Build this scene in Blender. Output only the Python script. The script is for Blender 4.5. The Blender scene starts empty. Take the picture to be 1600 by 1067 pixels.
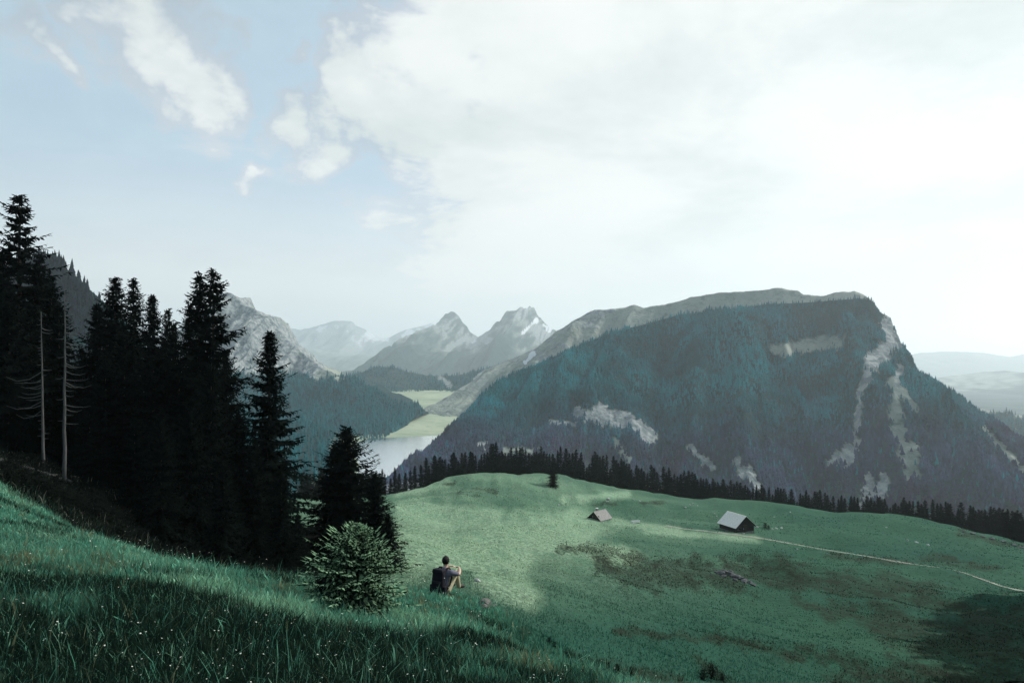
import bpy, bmesh, math, random
import numpy as np
from mathutils import Vector, Matrix
from mathutils.bvhtree import BVHTree

random.seed(7)
RNG = np.random.default_rng(7)
SC = bpy.context.scene
COL = SC.collection
R = math.radians

# ------------------------------------------------------------------ camera
F = 1067.0            # focal length in photo pixels (24 mm on a 36 mm frame, 1600 px wide)
HX, HY = 800.0, 570.0  # photo pixel the level camera axis passes through
cam = bpy.data.cameras.new('camera')
cam.lens = 24.0
cam.sensor_width = 36.0
cam.shift_y = (HY - 533.5) / 1600.0
cam.clip_start = 0.1
cam.clip_end = 60000
camo = bpy.data.objects.new('camera', cam)
COL.objects.link(camo)
camo.location = (0, 0, 0)
camo.rotation_euler = (R(90), 0, 0)
SC.camera = camo

# ------------------------------------------------------------------ light
SUN_AZ, SUN_EL = 65.0, 35.0      # azimuth clockwise from the view axis (+Y)
SUN_STRENGTH = 5.0
SKY_STRENGTH = 0.15
CLOUD_STRENGTH = 1.04
SC.view_settings.view_transform = 'Standard'
SC.view_settings.look = 'None'
SC.view_settings.gamma = 1.0
SC.view_settings.use_curve_mapping = False
SC.view_settings.exposure = -0.1
SC.render.engine = 'CYCLES'
SC.cycles.max_bounces = 6
SC.cycles.diffuse_bounces = 2
SC.cycles.glossy_bounces = 2
SC.cycles.transmission_bounces = 3
SC.cycles.volume_bounces = 2
SC.cycles.transparent_max_bounces = 6
SC.cycles.use_denoising = True
SC.cycles.sample_clamp_indirect = 4.0

sdir = Vector((math.sin(R(SUN_AZ)) * math.cos(R(SUN_EL)), math.cos(R(SUN_AZ)) * math.cos(R(SUN_EL)), math.sin(R(SUN_EL))))
sun = bpy.data.lights.new('sun', 'SUN')
sun.energy = SUN_STRENGTH
sun.angle = R(0.6)
sun.color = (1.0, 0.97, 0.91)
suno = bpy.data.objects.new('sun', sun)
COL.objects.link(suno)
suno.rotation_euler = (-sdir).to_track_quat('-Z', 'Y').to_euler()


class NT:
    """small helper for node trees"""
    def __init__(self, tree):
        self.t = tree
        self.n = tree.nodes
        self.l = tree.links

    def node(self, kind, **kw):
        nd = self.n.new(kind)
        for k, v in kw.items():
            setattr(nd, k, v)
        return nd

    def put(self, sock, v):
        if isinstance(v, bpy.types.NodeSocket):
            self.l.new(v, sock)
        elif v is not None:
            sock.default_value = v

    def math(self, op, a, b=None, c=None, clamp=False):
        nd = self.node('ShaderNodeMath', operation=op, use_clamp=clamp)
        self.put(nd.inputs[0], a)
        if b is not None:
            self.put(nd.inputs[1], b)
        if c is not None:
            self.put(nd.inputs[2], c)
        return nd.outputs[0]

    def vmath(self, op, a, b=None, out=0):
        nd = self.node('ShaderNodeVectorMath', operation=op)
        self.put(nd.inputs[0], a)
        if b is not None:
            if op == 'SCALE':
                self.put(nd.inputs[3], b)
            else:
                self.put(nd.inputs[1], b)
        return nd.outputs[out]

    def noise(self, vec, scale, detail=4.0, rough=0.55, dist=0.0):
        nd = self.node('ShaderNodeTexNoise')
        self.put(nd.inputs['Vector'], vec)
        nd.inputs['Scale'].default_value = scale
        nd.inputs['Detail'].default_value = detail
        nd.inputs['Roughness'].default_value = rough
        nd.inputs['Distortion'].default_value = dist
        return nd.outputs['Fac']

    def mix(self, fac, a, b):
        nd = self.node('ShaderNodeMix', data_type='RGBA')
        self.put(nd.inputs['Factor'], fac)
        self.put(nd.inputs[6], a)
        self.put(nd.inputs[7], b)
        return nd.outputs[2]

    def rng(self, v, a, b, c=0.0, d=1.0, smooth=True):
        nd = self.node('ShaderNodeMapRange', interpolation_type='SMOOTHSTEP' if smooth else 'LINEAR')
        self.put(nd.inputs['Value'], v)
        for k, x in zip(('From Min', 'From Max', 'To Min', 'To Max'), (a, b, c, d)):
            nd.inputs[k].default_value = x
        return nd.outputs[0]

    def attr(self, name, out='Fac'):
        return self.node('ShaderNodeAttribute', attribute_name=name).outputs[out]

    def pos(self):
        return self.node('ShaderNodeNewGeometry').outputs['Position']


def rgb(r, g, b):
    return (r, g, b, 1.0)


# ------------------------------------------------------------------ sky
world = bpy.data.worlds.new('World')
SC.world = world
world.use_nodes = True
w = NT(world.node_tree)
w.n.clear()
sky = w.node('ShaderNodeTexSky', sky_type='NISHITA')
sky.sun_disc = False
sky.sun_elevation = R(SUN_EL)
sky.sun_rotation = R(SUN_AZ)
sky.altitude = 1400
sky.air_density = 1.0
sky.dust_density = 2.6
sky.ozone_density = 0.3
dirv = w.node('ShaderNodeTexCoord').outputs['Generated']
sep = w.node('ShaderNodeSeparateXYZ')
w.put(sep.inputs[0], dirv)
dx_, dy_, dz_ = sep.outputs
zc = w.math('ADD', w.math('MAXIMUM', dz_, 0.0), 0.22)
comb = w.node('ShaderNodeCombineXYZ')
w.put(comb.inputs[0], w.math('DIVIDE', dx_, zc))
w.put(comb.inputs[1], w.math('DIVIDE', dy_, zc))
flat = comb.outputs[0]
nA = w.noise(flat, 1.3, 8.0, 0.60, 0.25)
nB = w.noise(flat, 3.6, 6.0, 0.62, 0.4)
nC = w.noise(flat, 0.65, 2.0, 0.5)


def pdir(px, py):
    return Vector(((px - HX) / F, 1.0, (HY - py) / F)).normalized()


# coverage: a great bank of cloud on the sun side, thinning away from it, clear beyond
cover = w.rng(w.math('ADD', dx_, w.math('MULTIPLY', w.math('SUBTRACT', nB, 0.5), 0.16)), -0.30, 0.0, 0.0, 1.0)
cover = w.math('MULTIPLY', w.math('MULTIPLY', cover, 0.75), w.rng(dy_, -0.45, 0.15))
puffs = [(55, 45, .045, .42), (95, 80, .035, .4), (140, 15, .05, .4), (215, 30, .075, .5), (270, 90, .07, .5), (315, 145, .055, .52),
         (255, 10, .07, .4), (535, 60, .04, .36), (555, 120, .06, .42), (520, 170, .05, .36), (465, 190, .045, .42), (500, 240, .05, .4),
         (395, 265, .02, .34), (462, 98, .02, .3), (600, 200, .06, .4), (330, 40, .035, .3)]
tot = None
wob = w.vmath('SCALE', w.vmath('SUBTRACT', w.node('ShaderNodeTexNoise').outputs['Color'], (0.5, 0.5, 0.5)), 0.12)
ncol = [n for n in w.n if n.bl_idname == 'ShaderNodeTexNoise'][-1]
ncol.inputs['Scale'].default_value = 16.0
ncol.inputs['Detail'].default_value = 4.0
w.put(ncol.inputs['Vector'], dirv)
wdir = w.vmath('ADD', dirv, wob)
for (x, y, rad, amp) in puffs:
    d = w.vmath('DISTANCE', wdir, tuple(pdir(x, y)), out=1)
    g = w.rng(d, 0.0, rad * 1.5, amp * 1.25, 0.0)
    tot = g if tot is None else w.math('MAXIMUM', tot, g)
behind = w.rng(dy_, -0.2, 0.4, 0.06, 0.0)
dens = w.math('ADD', w.math('ADD', nA, w.math('MULTIPLY', w.math('SUBTRACT', nB, 0.5), 0.75)), w.math('ADD', w.math('ADD', cover, tot), behind))
alpha = w.rng(dens, 0.58, 1.08)
low = w.rng(dz_, 0.02, 0.42, 1.0, 0.2)      # milky air towards the horizon
alpha = w.math('MAXIMUM', alpha, w.math('MAXIMUM', low, w.rng(nB, 0.2, 0.8, 0.48, 0.62)))
shade = w.rng(w.math('ADD', w.math('MULTIPLY', nC, 0.5), w.math('MULTIPLY', nA, 0.5)), 0.38, 0.58)
ccol = w.mix(shade, rgb(0.68, 0.755, 0.75), rgb(0.98, 1.0, 0.985))
ccol = w.mix(w.math('MAXIMUM', w.rng(dens, 0.60, 0.85), w.rng(dz_, 0.06, 0.34, 1.0, 0.0)), rgb(0.72, 0.93, 1.0), ccol)      # the thin veil is bluish, the clouds white
ccol = w.mix(w.rng(dz_, 0.04, 0.30, 0.9, 0.0), ccol, rgb(1.0, 1.03, 1.02))      # bright milky air low over the mountains
bgS = w.node('ShaderNodeBackground')
w.put(bgS.inputs[0], sky.outputs[0])
bgS.inputs[1].default_value = SKY_STRENGTH
bgC = w.node('ShaderNodeBackground')
w.put(bgC.inputs[0], ccol)
bgC.inputs[1].default_value = CLOUD_STRENGTH
mx = w.node('ShaderNodeMixShader')
w.put(mx.inputs[0], alpha)
w.l.new(bgS.outputs[0], mx.inputs[1])
w.l.new(bgC.outputs[0], mx.inputs[2])
wo = w.node('ShaderNodeOutputWorld')
w.l.new(mx.outputs[0], wo.inputs[0])

# ------------------------------------------------------------------ numeric helpers


def _hash(ix, iy, seed):
    h = (ix.astype(np.int64) * 374761393 + iy.astype(np.int64) * 668265263 + seed * 1442695041) & 0xFFFFFFFF
    h = ((h ^ (h >> 13)) * 1274126177) & 0xFFFFFFFF
    return ((h ^ (h >> 16)) & 0xFFFFFF) / float(0xFFFFFF)


def vnoise(x, y, seed=0):
    x = np.asarray(x, float)
    y = np.asarray(y, float)
    ix = np.floor(x)
    iy = np.floor(y)
    fx = x - ix
    fy = y - iy
    fx = fx * fx * fx * (fx * (fx * 6 - 15) + 10)
    fy = fy * fy * fy * (fy * (fy * 6 - 15) + 10)
    a = _hash(ix, iy, seed)
    b = _hash(ix + 1, iy, seed)
    c = _hash(ix, iy + 1, seed)
    d = _hash(ix + 1, iy + 1, seed)
    return (a * (1 - fx) + b * fx) * (1 - fy) + (c * (1 - fx) + d * fx) * fy


def fbm(x, y, octv=4, seed=0, gain=0.5):
    s = 0.0
    a = 1.0
    t = 0.0
    for o in range(octv):
        s = s + a * (vnoise(x * 2 ** o + 17.3 * o, y * 2 ** o - 9.1 * o, seed + o) - 0.5)
        t += a
        a *= gain
    return s / t * 2.0        # about -1..1


def ridged(x, y, octv=4, seed=0):
    s = 0.0
    a = 1.0
    t = 0.0
    for o in range(octv):
        s = s + a * (1 - np.abs(2 * vnoise(x * 2 ** o + 5.7 * o, y * 2 ** o + 3.3 * o, seed + o) - 1))
        t += a
        a *= 0.5
    return s / t


def sstep(a, b, v):
    t = np.clip((v - a) / (b - a), 0, 1)
    return t * t * (3 - 2 * t)


def capsule_mask(px, py, caps, nscale=14.0, namp=0.6, seed=3, lo=0.12, hi=0.42):
    m = np.zeros_like(px)
    n = fbm(px / nscale, py / nscale, 4, seed, 0.6)
    for (x1, y1, x2, y2, r) in caps:
        dx, dy = x2 - x1, y2 - y1
        L = dx * dx + dy * dy + 1e-9
        t = np.clip(((px - x1) * dx + (py - y1) * dy) / L, 0, 1)
        d = np.hypot(px - x1 - t * dx, py - y1 - t * dy) / r
        m = np.maximum(m, 1.0 - d)
    return sstep(lo, hi, m + namp * n * (m > 0))


def proj(x, y, z):
    yy = np.maximum(y, 1e-3)
    return HX + F * x / yy, HY - F * z / yy


# ------------------------------------------------------------------ object helpers


def link(name, mesh, mat=None, parent=None):
    o = bpy.data.objects.new(name, mesh)
    COL.objects.link(o)
    if mat is not None and mesh is not None and len(mesh.materials) == 0:
        mesh.materials.append(mat)
    if parent is not None:
        o.parent = parent
    return o


def tag(o, label=None, cat=None, group=None, kind=None):
    if label:
        o['label'] = label
    if cat:
        o['category'] = cat
    if group:
        o['group'] = group
    if kind:
        o['kind'] = kind
    return o


def empty(name, loc=(0, 0, 0), rz=0.0, sc=1.0):
    o = bpy.data.objects.new(name, None)
    o.empty_display_size = 0.2
    COL.objects.link(o)
    o.location = loc
    o.rotation_euler = (0, 0, rz)
    o.scale = (sc, sc, sc) if not isinstance(sc, tuple) else sc
    return o


def np_mesh(name, verts, faces, smooth=False, attrs=None, colors=None):
    """verts (n,3); faces (m,3) or (m,4) int array"""
    me = bpy.data.meshes.new(name)
    verts = np.ascontiguousarray(verts, dtype=np.float32)
    faces = np.ascontiguousarray(faces, dtype=np.int32)
    k = faces.shape[1]
    me.vertices.add(len(verts))
    me.vertices.foreach_set('co', verts.ravel())
    me.loops.add(faces.size)
    me.loops.foreach_set('vertex_index', faces.ravel())
    me.polygons.add(len(faces))
    me.polygons.foreach_set('loop_start', np.arange(0, faces.size, k, dtype=np.int32))
    if smooth:
        me.polygons.foreach_set('use_smooth', np.ones(len(faces), dtype=bool))
    for nm, arr in (attrs or {}).items():
        a = me.attributes.new(nm, 'FLOAT', 'POINT')
        a.data.foreach_set('value', np.ascontiguousarray(arr, dtype=np.float32))
    for nm, arr in (colors or {}).items():
        a = me.attributes.new(nm, 'FLOAT_COLOR', 'POINT')
        c = np.ones((len(verts), 4), dtype=np.float32)
        c[:, :3] = arr
        a.data.foreach_set('color', c.ravel())
    me.update(calc_edges=True)
    me.validate()
    return me


def grid_faces(nu, nv):
    i = np.arange(nu * nv).reshape(nu, nv)
    return np.stack([i[:-1, :-1].ravel(), i[1:, :-1].ravel(), i[1:, 1:].ravel(), i[:-1, 1:].ravel()], 1)


class MB:
    """collects verts and faces of a part"""
    def __init__(self):
        self.v = []
        self.f = []

    def box(self, cx, cy, cz, sx, sy, sz, rot=None):
        n = len(self.v)
        for dz in (-1, 1):
            for dy in (-1, 1):
                for dx in (-1, 1):
                    p = Vector((dx * sx / 2, dy * sy / 2, dz * sz / 2))
                    if rot is not None:
                        p = rot @ p
                    self.v.append((cx + p.x, cy + p.y, cz + p.z))
        for q in ((0, 2, 3, 1), (4, 5, 7, 6), (0, 1, 5, 4), (2, 6, 7, 3), (0, 4, 6, 2), (1, 3, 7, 5)):
            self.f.append(tuple(n + k for k in q))
        return self

    def prism(self, poly, d0, d1, fn):
        """poly: 2-D outline; fn(a, b, d) -> point; extruded from d0 to d1"""
        n = len(self.v)
        k = len(poly)
        for d in (d0, d1):
            for a, b in poly:
                self.v.append(tuple(fn(a, b, d)))
        self.f.append(tuple(n + i for i in range(k))[::-1])
        self.f.append(tuple(n + k + i for i in range(k)))
        for i in range(k):
            j = (i + 1) % k
            self.f.append((n + i, n + j, n + k + j, n + k + i))
        return self

    def tube(self, pts, radii, sides=6, cap=True):
        n = len(self.v)
        pts = [Vector(p) for p in pts]
        for i, p in enumerate(pts):
            a = pts[max(0, i - 1)]
            b = pts[min(len(pts) - 1, i + 1)]
            t = (b - a).normalized()
            up = Vector((0, 0, 1)) if abs(t.z) < 0.9 else Vector((1, 0, 0))
            s = t.cross(up).normalized()
            q = s.cross(t)
            for k in range(sides):
                an = 2 * math.pi * k / sides
                self.v.append(tuple(p + (s * math.cos(an) + q * math.sin(an)) * radii[i]))
        for i in range(len(pts) - 1):
            for k in range(sides):
                k2 = (k + 1) % sides
                self.f.append((n + i * sides + k, n + i * sides + k2, n + (i + 1) * sides + k2, n + (i + 1) * sides + k))
        if cap:
            self.f.append(tuple(n + k for k in range(sides))[::-1])
            m = n + (len(pts) - 1) * sides
            self.f.append(tuple(m + k for k in range(sides)))
        return self

    def mesh(self, name, smooth=False):
        me = bpy.data.meshes.new(name)
        me.from_pydata(self.v, [], self.f)
        bm = bmesh.new()
        bm.from_mesh(me)
        bmesh.ops.recalc_face_normals(bm, faces=bm.faces)
        bm.to_mesh(me)
        bm.free()
        if smooth:
            for p in me.polygons:
                p.use_smooth = True
        return me

    def build(self, name, mat, parent=None, smooth=False):
        return link(name, self.mesh(name, smooth), mat, parent)


# ------------------------------------------------------------------ materials


def new_mat(name):
    m = bpy.data.materials.new(name)
    m.use_nodes = True
    t = NT(m.node_tree)
    t.n.clear()
    out = t.node('ShaderNodeOutputMaterial')
    return m, t, out


def principled(t, out, col, rough=0.9, spec=0.2, bump=None, bump_d=0.1, bump_s=1.0):
    p = t.node('ShaderNodeBsdfPrincipled')
    t.put(p.inputs['Base Color'], col)
    t.put(p.inputs['Roughness'], rough)
    p.inputs['Specular IOR Level'].default_value = spec
    if bump is not None:
        b = t.node('ShaderNodeBump')
        b.inputs['Strength'].default_value = bump_s
        b.inputs['Distance'].default_value = bump_d
        t.put(b.inputs['Height'], bump)
        t.l.new(b.outputs[0], p.inputs['Normal'])
    t.l.new(p.outputs[0], out.inputs[0])
    return p


def leaf_mat(name, attr='tint', trans=0.35, rough=0.6, fixed=None):
    m, t, out = new_mat(name)
    c = t.attr(attr, 'Color') if fixed is None else fixed
    p = t.node('ShaderNodeBsdfPrincipled')
    t.put(p.inputs['Base Color'], c)
    p.inputs['Roughness'].default_value = rough
    p.inputs['Specular IOR Level'].default_value = 0.0
    tr = t.node('ShaderNodeBsdfTranslucent')
    t.put(tr.inputs[0], c)
    mxs = t.node('ShaderNodeMixShader')
    mxs.inputs[0].default_value = trans
    t.l.new(p.outputs[0], mxs.inputs[1])
    t.l.new(tr.outputs[0], mxs.inputs[2])
    t.l.new(mxs.outputs[0], out.inputs[0])
    return m


def simple_mat(name, col, rough=0.85, spec=0.2, var=0.25, scale=8.0, bump_d=0.0, stretch=None):
    m, t, out = new_mat(name)
    v = t.node('ShaderNodeTexCoord').outputs['Object']
    if stretch:
        v = t.vmath('MULTIPLY', v, stretch)
    n = t.noise(v, scale, 5.0, 0.6)
    dark = tuple(c * (1 - var) for c in col) + (1,)
    lite = tuple(min(1, c * (1 + var)) for c in col) + (1,)
    c = t.mix(t.rng(n, 0.3, 0.7), dark, lite)
    principled(t, out, c, rough, spec, n if bump_d else None, bump_d)
    return m


# pasture: short alpine grass, paler on the mound with sunlight painted in, bare peat and painted shade where 'soil' is set
M_MEADOW, t, out = new_mat('pasture')
P = t.pos()
n1 = t.noise(P, 0.035, 5.0, 0.6)
n2 = t.noise(P, 0.35, 6.0, 0.65)
n3 = t.noise(P, 2.4, 5.0, 0.7)
n4 = t.noise(P, 9.0, 3.0, 0.7)
g1 = t.mix(t.rng(n1, 0.35, 0.65), rgb(0.026, 0.092, 0.063), rgb(0.040, 0.112, 0.068))
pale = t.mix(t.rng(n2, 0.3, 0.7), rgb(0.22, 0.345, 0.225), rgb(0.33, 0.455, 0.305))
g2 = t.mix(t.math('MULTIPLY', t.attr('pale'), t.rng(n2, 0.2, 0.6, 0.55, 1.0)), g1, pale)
g3 = t.mix(t.math('MULTIPLY', t.rng(t.math('ADD', n3, t.math('MULTIPLY', n2, 0.5)), 0.62, 0.88), 0.55), g2, rgb(0.020, 0.055, 0.037))
soil_shade_c = t.mix(t.rng(n4, 0.3, 0.7), rgb(0.011, 0.015, 0.010), rgb(0.030, 0.046, 0.029))
sf = t.rng(t.math('ADD', t.math('MULTIPLY', t.attr('soil'), 0.60), t.math('ADD', t.math('MULTIPLY', t.math('SUBTRACT', n3, 0.5), 1.0), t.math('SUBTRACT', n2, 0.5))), 0.15, 0.85)  # 'soil' holds bare peat plus painted shade at lower right
g4 = t.mix(sf, g3, soil_shade_c)
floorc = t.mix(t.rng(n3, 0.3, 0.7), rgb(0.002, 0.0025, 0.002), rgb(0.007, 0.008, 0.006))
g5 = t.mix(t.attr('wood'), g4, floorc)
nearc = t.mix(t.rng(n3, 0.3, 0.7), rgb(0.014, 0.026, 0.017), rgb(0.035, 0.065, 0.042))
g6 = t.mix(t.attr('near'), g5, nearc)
bh = t.math('ADD', t.math('MULTIPLY', n3, 0.6), t.math('MULTIPLY', n2, 1.2))
bh = t.math('ADD', bh, t.math('MULTIPLY', n4, 0.2))
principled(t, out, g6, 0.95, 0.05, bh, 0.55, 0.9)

# mountain: forest floor, alpine turf, limestone and snow by attribute
M_MOUNT, t, out = new_mat('mountain_slope')
P = t.pos()
n1 = t.noise(P, 0.006, 6.0, 0.6)
n2 = t.noise(P, 0.035, 6.0, 0.65)
n3 = t.noise(P, 0.06, 4.0, 0.65)
turf = t.mix(t.rng(n1, 0.35, 0.65), rgb(0.175, 0.215, 0.195), rgb(0.30, 0.325, 0.285))
turf = t.mix(t.rng(n2, 0.5, 0.75), turf, rgb(0.06, 0.10, 0.08))
wood = t.mix(t.rng(n2, 0.3, 0.7), rgb(0.006, 0.026, 0.030), rgb(0.016, 0.050, 0.052))
stone = t.mix(t.rng(n3, 0.35, 0.65), rgb(0.13, 0.16, 0.17), rgb(0.33, 0.35, 0.35))
c = t.mix(t.attr('wood'), turf, wood)
rk = t.rng(t.math('ADD', t.attr('rock'), t.math('MULTIPLY', t.math('SUBTRACT', n2, 0.5), 1.5)), 0.35, 0.75)
c = t.mix(rk, c, stone)
sn = t.rng(t.math('ADD', t.attr('snow'), t.math('MULTIPLY', t.math('SUBTRACT', n2, 0.5), 1.2)), 0.45, 0.60)
c = t.mix(sn, c, rgb(0.60, 0.63, 0.66))
principled(t, out, c, 0.95, 0.05, t.math('ADD', n2, t.math('MULTIPLY', n3, 0.35)), 14.0, 1.0)

M_VALLEY, t, out = new_mat('valley_pasture')
P = t.pos()
n1 = t.noise(P, 0.008, 5.0, 0.6)
n2 = t.noise(P, 0.05, 5.0, 0.65)
c = t.mix(t.rng(n1, 0.35, 0.65), rgb(0.23, 0.285, 0.20), rgb(0.34, 0.38, 0.28))
c = t.mix(t.rng(n2, 0.5, 0.8), c, rgb(0.14, 0.19, 0.14))
c = t.mix(t.attr('wood'), c, rgb(0.008, 0.03, 0.032))
principled(t, out, c, 0.95, 0.05)

M_WATER, t, out = new_mat('lake_water')
P = t.pos()
pw = principled(t, out, rgb(0.99, 0.99, 0.99), 0.14, 0.5, t.noise(P, 0.25, 4.0, 0.7), 0.4, 1.0)
pw.inputs['IOR'].default_value = 1.33
pw.inputs['Metallic'].default_value = 1.0

M_TRUNK = simple_mat('spruce_bark', (0.030, 0.025, 0.021), var=0.4, scale=6, stretch=(3, 3, .5), bump_d=0.02)
M_SPRUCE = leaf_mat('spruce_needles', 'tint', 0.12, 0.7)
M_FARWOOD = leaf_mat('far_forest', 'tint', 0.0, 0.9)
M_YOUNG = leaf_mat('young_spruce_needles', 'tint', 0.42, 0.6)
M_GRASS = leaf_mat('grass_blades', 'tint', 0.42, 0.55)
M_PETAL = leaf_mat('petals', fixed=rgb(0.72, 0.74, 0.66), trans=0.3)
M_DEAD = simple_mat('bleached_dead_wood', (0.075, 0.078, 0.076), var=0.4, scale=5, stretch=(4, 4, .6), bump_d=0.02)
M_LOG = simple_mat('weathered_log', (0.14, 0.13, 0.12), var=0.4, scale=5, bump_d=0.02)
M_ROCK = simple_mat('limestone', (0.40, 0.40, 0.39), var=0.35, scale=2.0, bump_d=0.06)
M_DROCK = simple_mat('grey_outcrop', (0.085, 0.09, 0.095), var=0.5, scale=1.2, bump_d=0.12)
M_TRACK = simple_mat('track_gravel', (0.34, 0.35, 0.29), var=0.3, scale=0.6)
M_SHINGLE = simple_mat('weathered_shingles', (0.66, 0.65, 0.63), var=0.16, scale=4.0, bump_d=0.02)
M_SHINGLE2 = simple_mat('brown_grey_shingles', (0.28, 0.268, 0.258), var=0.25, scale=4.0, bump_d=0.02)
M_TIMBER = simple_mat('dark_tarred_timber', (0.020, 0.017, 0.016), var=0.4, scale=3.0, stretch=(1, 1, 8), bump_d=0.02)
M_STONEW = simple_mat('rubble_stone', (0.20, 0.19, 0.18), var=0.4, scale=2.5, bump_d=0.05)
M_PANE = simple_mat('dark_window_glass', (0.01, 0.012, 0.014), 0.1, 0.5, 0.1, 2.0)
M_METAL = simple_mat('galvanised_trough', (0.62, 0.66, 0.64), var=0.1, scale=2.0)

# ------------------------------------------------------------------ near terrain
CREST = [(-120, 110), (-60, 62), (-40, 45), (-21, 28.6), (-11, 19.8), (-6.9, 16.6), (-5.1, 17.2), (-3.2, 19.4), (-1.6, 20.4),
         (-0.5, 19.0), (-0.75, 16.6), (-0.7, 14.8), (0.0, 12.3), (1.0, 11.1), (1.9, 10.3), (2.8, 9.8), (5.0, 8.0), (10, 2), (15, -12)]
HILL = CREST + [(25, -90), (-260, -90), (-260, 120)]


def signed_out(x, y):
    d = np.full(x.shape, 1e9)
    for (x1, y1), (x2, y2) in zip(CREST[:-1], CREST[1:]):
        ex, ey = x2 - x1, y2 - y1
        tt = np.clip(((x - x1) * ex + (y - y1) * ey) / (ex * ex + ey * ey), 0, 1)
        d = np.minimum(d, np.hypot(x - x1 - tt * ex, y - y1 - tt * ey))
    ins = np.zeros(x.shape, bool)
    n = len(HILL)
    for i in range(n):
        x1, y1 = HILL[i]
        x2, y2 = HILL[(i + 1) % n]
        cr = ((y1 > y) != (y2 > y)) & (x < (x2 - x1) * (y - y1) / (y2 - y1 + 1e-12) + x1)
        ins ^= cr
    return np.where(ins, -d, d)


RIDGE = [(380, 792, 175), (500, 778, 205), (620, 771, 225), (660, 762, 232), (720, 744, 242), (780, 738, 252), (840, 739, 260), (900, 746, 266),
         (1000, 765, 268), (1080, 778, 262), (1160, 781, 252), (1300, 799, 242), (1420, 812, 234), (1500, 826, 228), (1600, 850, 222), (1750, 885, 210)]
CTRL = RIDGE + [(700, 800, 165), (850, 800, 172), (760, 770, 205), (700, 850, 98), (900, 850, 112), (1000, 870, 116), (1150, 900, 128), (1300, 900, 128),
                (1000, 940, 72), (1200, 980, 76), (1400, 960, 96), (1600, 935, 140), (1450, 885, 162), (1600, 1067, 62), (1300, 1067, 48),
                (1000, 1028, 38), (850, 960, 46), (765, 930, 48), (940, 813, 220), (1160, 834, 190), (1300, 855, 190), (1040, 830, 195),
                (640, 855, 75), (560, 872, 62), (430, 885, 55), (250, 880, 50), (100, 752, 45), (30, 705, 60), (560, 800, 140), (480, 840, 95),
                (300, 800, 90), (150, 740, 100), (0, 660, 110), (900, 1000, 36), (-200, 560, 120), (1750, 1000, 90), (1900, 950, 120), (1800, 1100, 62)]
cp = np.array([((px - HX) / F * d, d, (HY - py) / F * d) for px, py, d in CTRL] +
              [(-5, 9, -14), (0, 0, -12), (12, -5, -13), (-25, 8, -13), (-50, 15, -8), (30, 10, -21), (45, 30, -24), (-20, -40, -8), (40, -40, -20)])


def tps(r):
    return np.where(r > 1e-6, r * r * np.log(np.maximum(r, 1e-6)), 0.0)


S0 = 100.0
XY = cp[:, :2] / S0
K = tps(np.hypot(XY[:, None, 0] - XY[None, :, 0], XY[:, None, 1] - XY[None, :, 1])) + 0.002 * np.eye(len(XY))
Pm = np.c_[np.ones(len(XY)), XY]
A = np.block([[K, Pm], [Pm.T, np.zeros((3, 3))]])
COEF = np.linalg.solve(A, np.r_[cp[:, 2], 0, 0, 0])


def rbf(x, y):
    x = x / S0
    y = y / S0
    h = COEF[-3] + COEF[-2] * x + COEF[-1] * y
    for i in range(len(XY)):
        h = h + COEF[i] * tps(np.hypot(x - XY[i, 0], y - XY[i, 1]))
    return h


RU = np.array([(p[0] - HX) / F for p in RIDGE])
RD = np.array([float(p[2]) for p in RIDGE])
RT = np.array([(p[1] - HY) / F for p in RIDGE])
BUMPS = []     # (x, y, radius, height) little knolls of the pasture, plus unseen ones raising the added shade trees


def ground_h(x, y):
    x = np.asarray(x, float)
    y = np.asarray(y, float)
    yy = np.maximum(y, 1.0)
    u = np.clip(x / yy, -1.6, 2.6)
    dr = np.interp(u, RU, RD)
    tr = np.interp(u, RU, RT)
    over = np.where(y > 90, np.maximum(0.0, y - dr), 0.0)
    s = np.where(over > 0, dr / yy, 1.0)
    m = rbf(x * s, y * s)
    far = sstep(25, 90, np.hypot(x, y))
    roll0 = fbm(x / 46.0, y / 34.0, 3, 11) * 3.0 * far + fbm(x / 14.0, y / 11.0, 3, 12) * 1.0 * sstep(18, 60, np.hypot(x, y))
    edge = np.exp(-((y - dr) / 16.0) ** 2)
    dt = np.full(x.shape, 1e9)
    for (x1, y1), (x2, y2) in zip(TRACKP[:-1], TRACKP[1:]):
        ex, ey = x2 - x1, y2 - y1
        tt = np.clip(((x - x1) * ex + (y - y1) * ey) / (ex * ex + ey * ey), 0, 1)
        dt = np.minimum(dt, np.hypot(x - x1 - tt * ex, y - y1 - tt * ey))
    far = far * (1 - 0.85 * np.exp(-(dt / 12.0) ** 2))
    roll = roll0 * (1 - 0.8 * np.exp(-(dt / 12.0) ** 2))
    m = m + roll * (1 - 0.75 * edge) + (ridged(x / 22.0, y / 15.0, 3, 14) - 0.6) * 2.0 * far
    m = m + (ridged(x / 9.0, y / 6.5, 2, 15) - 0.6) * 1.15 * sstep(30, 70, np.hypot(x, y)) * (1 - 0.9 * np.exp(-(dt / 9.0) ** 2))
    for bx, by, br, bh in BUMPS:
        m = m + bh * np.exp(-((x - bx) ** 2 + (y - by) ** 2) / br ** 2)
    m = m - (tr * over + 0.34 * over * over / (over + 22.0))
    m = np.maximum(m, -168.0)
    so = signed_out(x, y)
    slope = 0.10 + 0.56 * sstep(-32, -12, x)
    drop = slope * 1.0 * np.logaddexp(0, so / 1.0)
    hill = -1.7 - 0.25 * y - 0.15 * x + 0.10 * np.maximum(0, -x - 15) - drop
    hill = hill + fbm(x / 3.0, y / 3.0, 3, 21) * 0.16 + fbm(x / 0.9, y / 0.9, 2, 22) * 0.05
    kk = 2.0
    d = hill - m
    return np.maximum(hill, m) + kk * 0.25 * np.maximum(0, 1 - np.abs(d) / kk) ** 2


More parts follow.
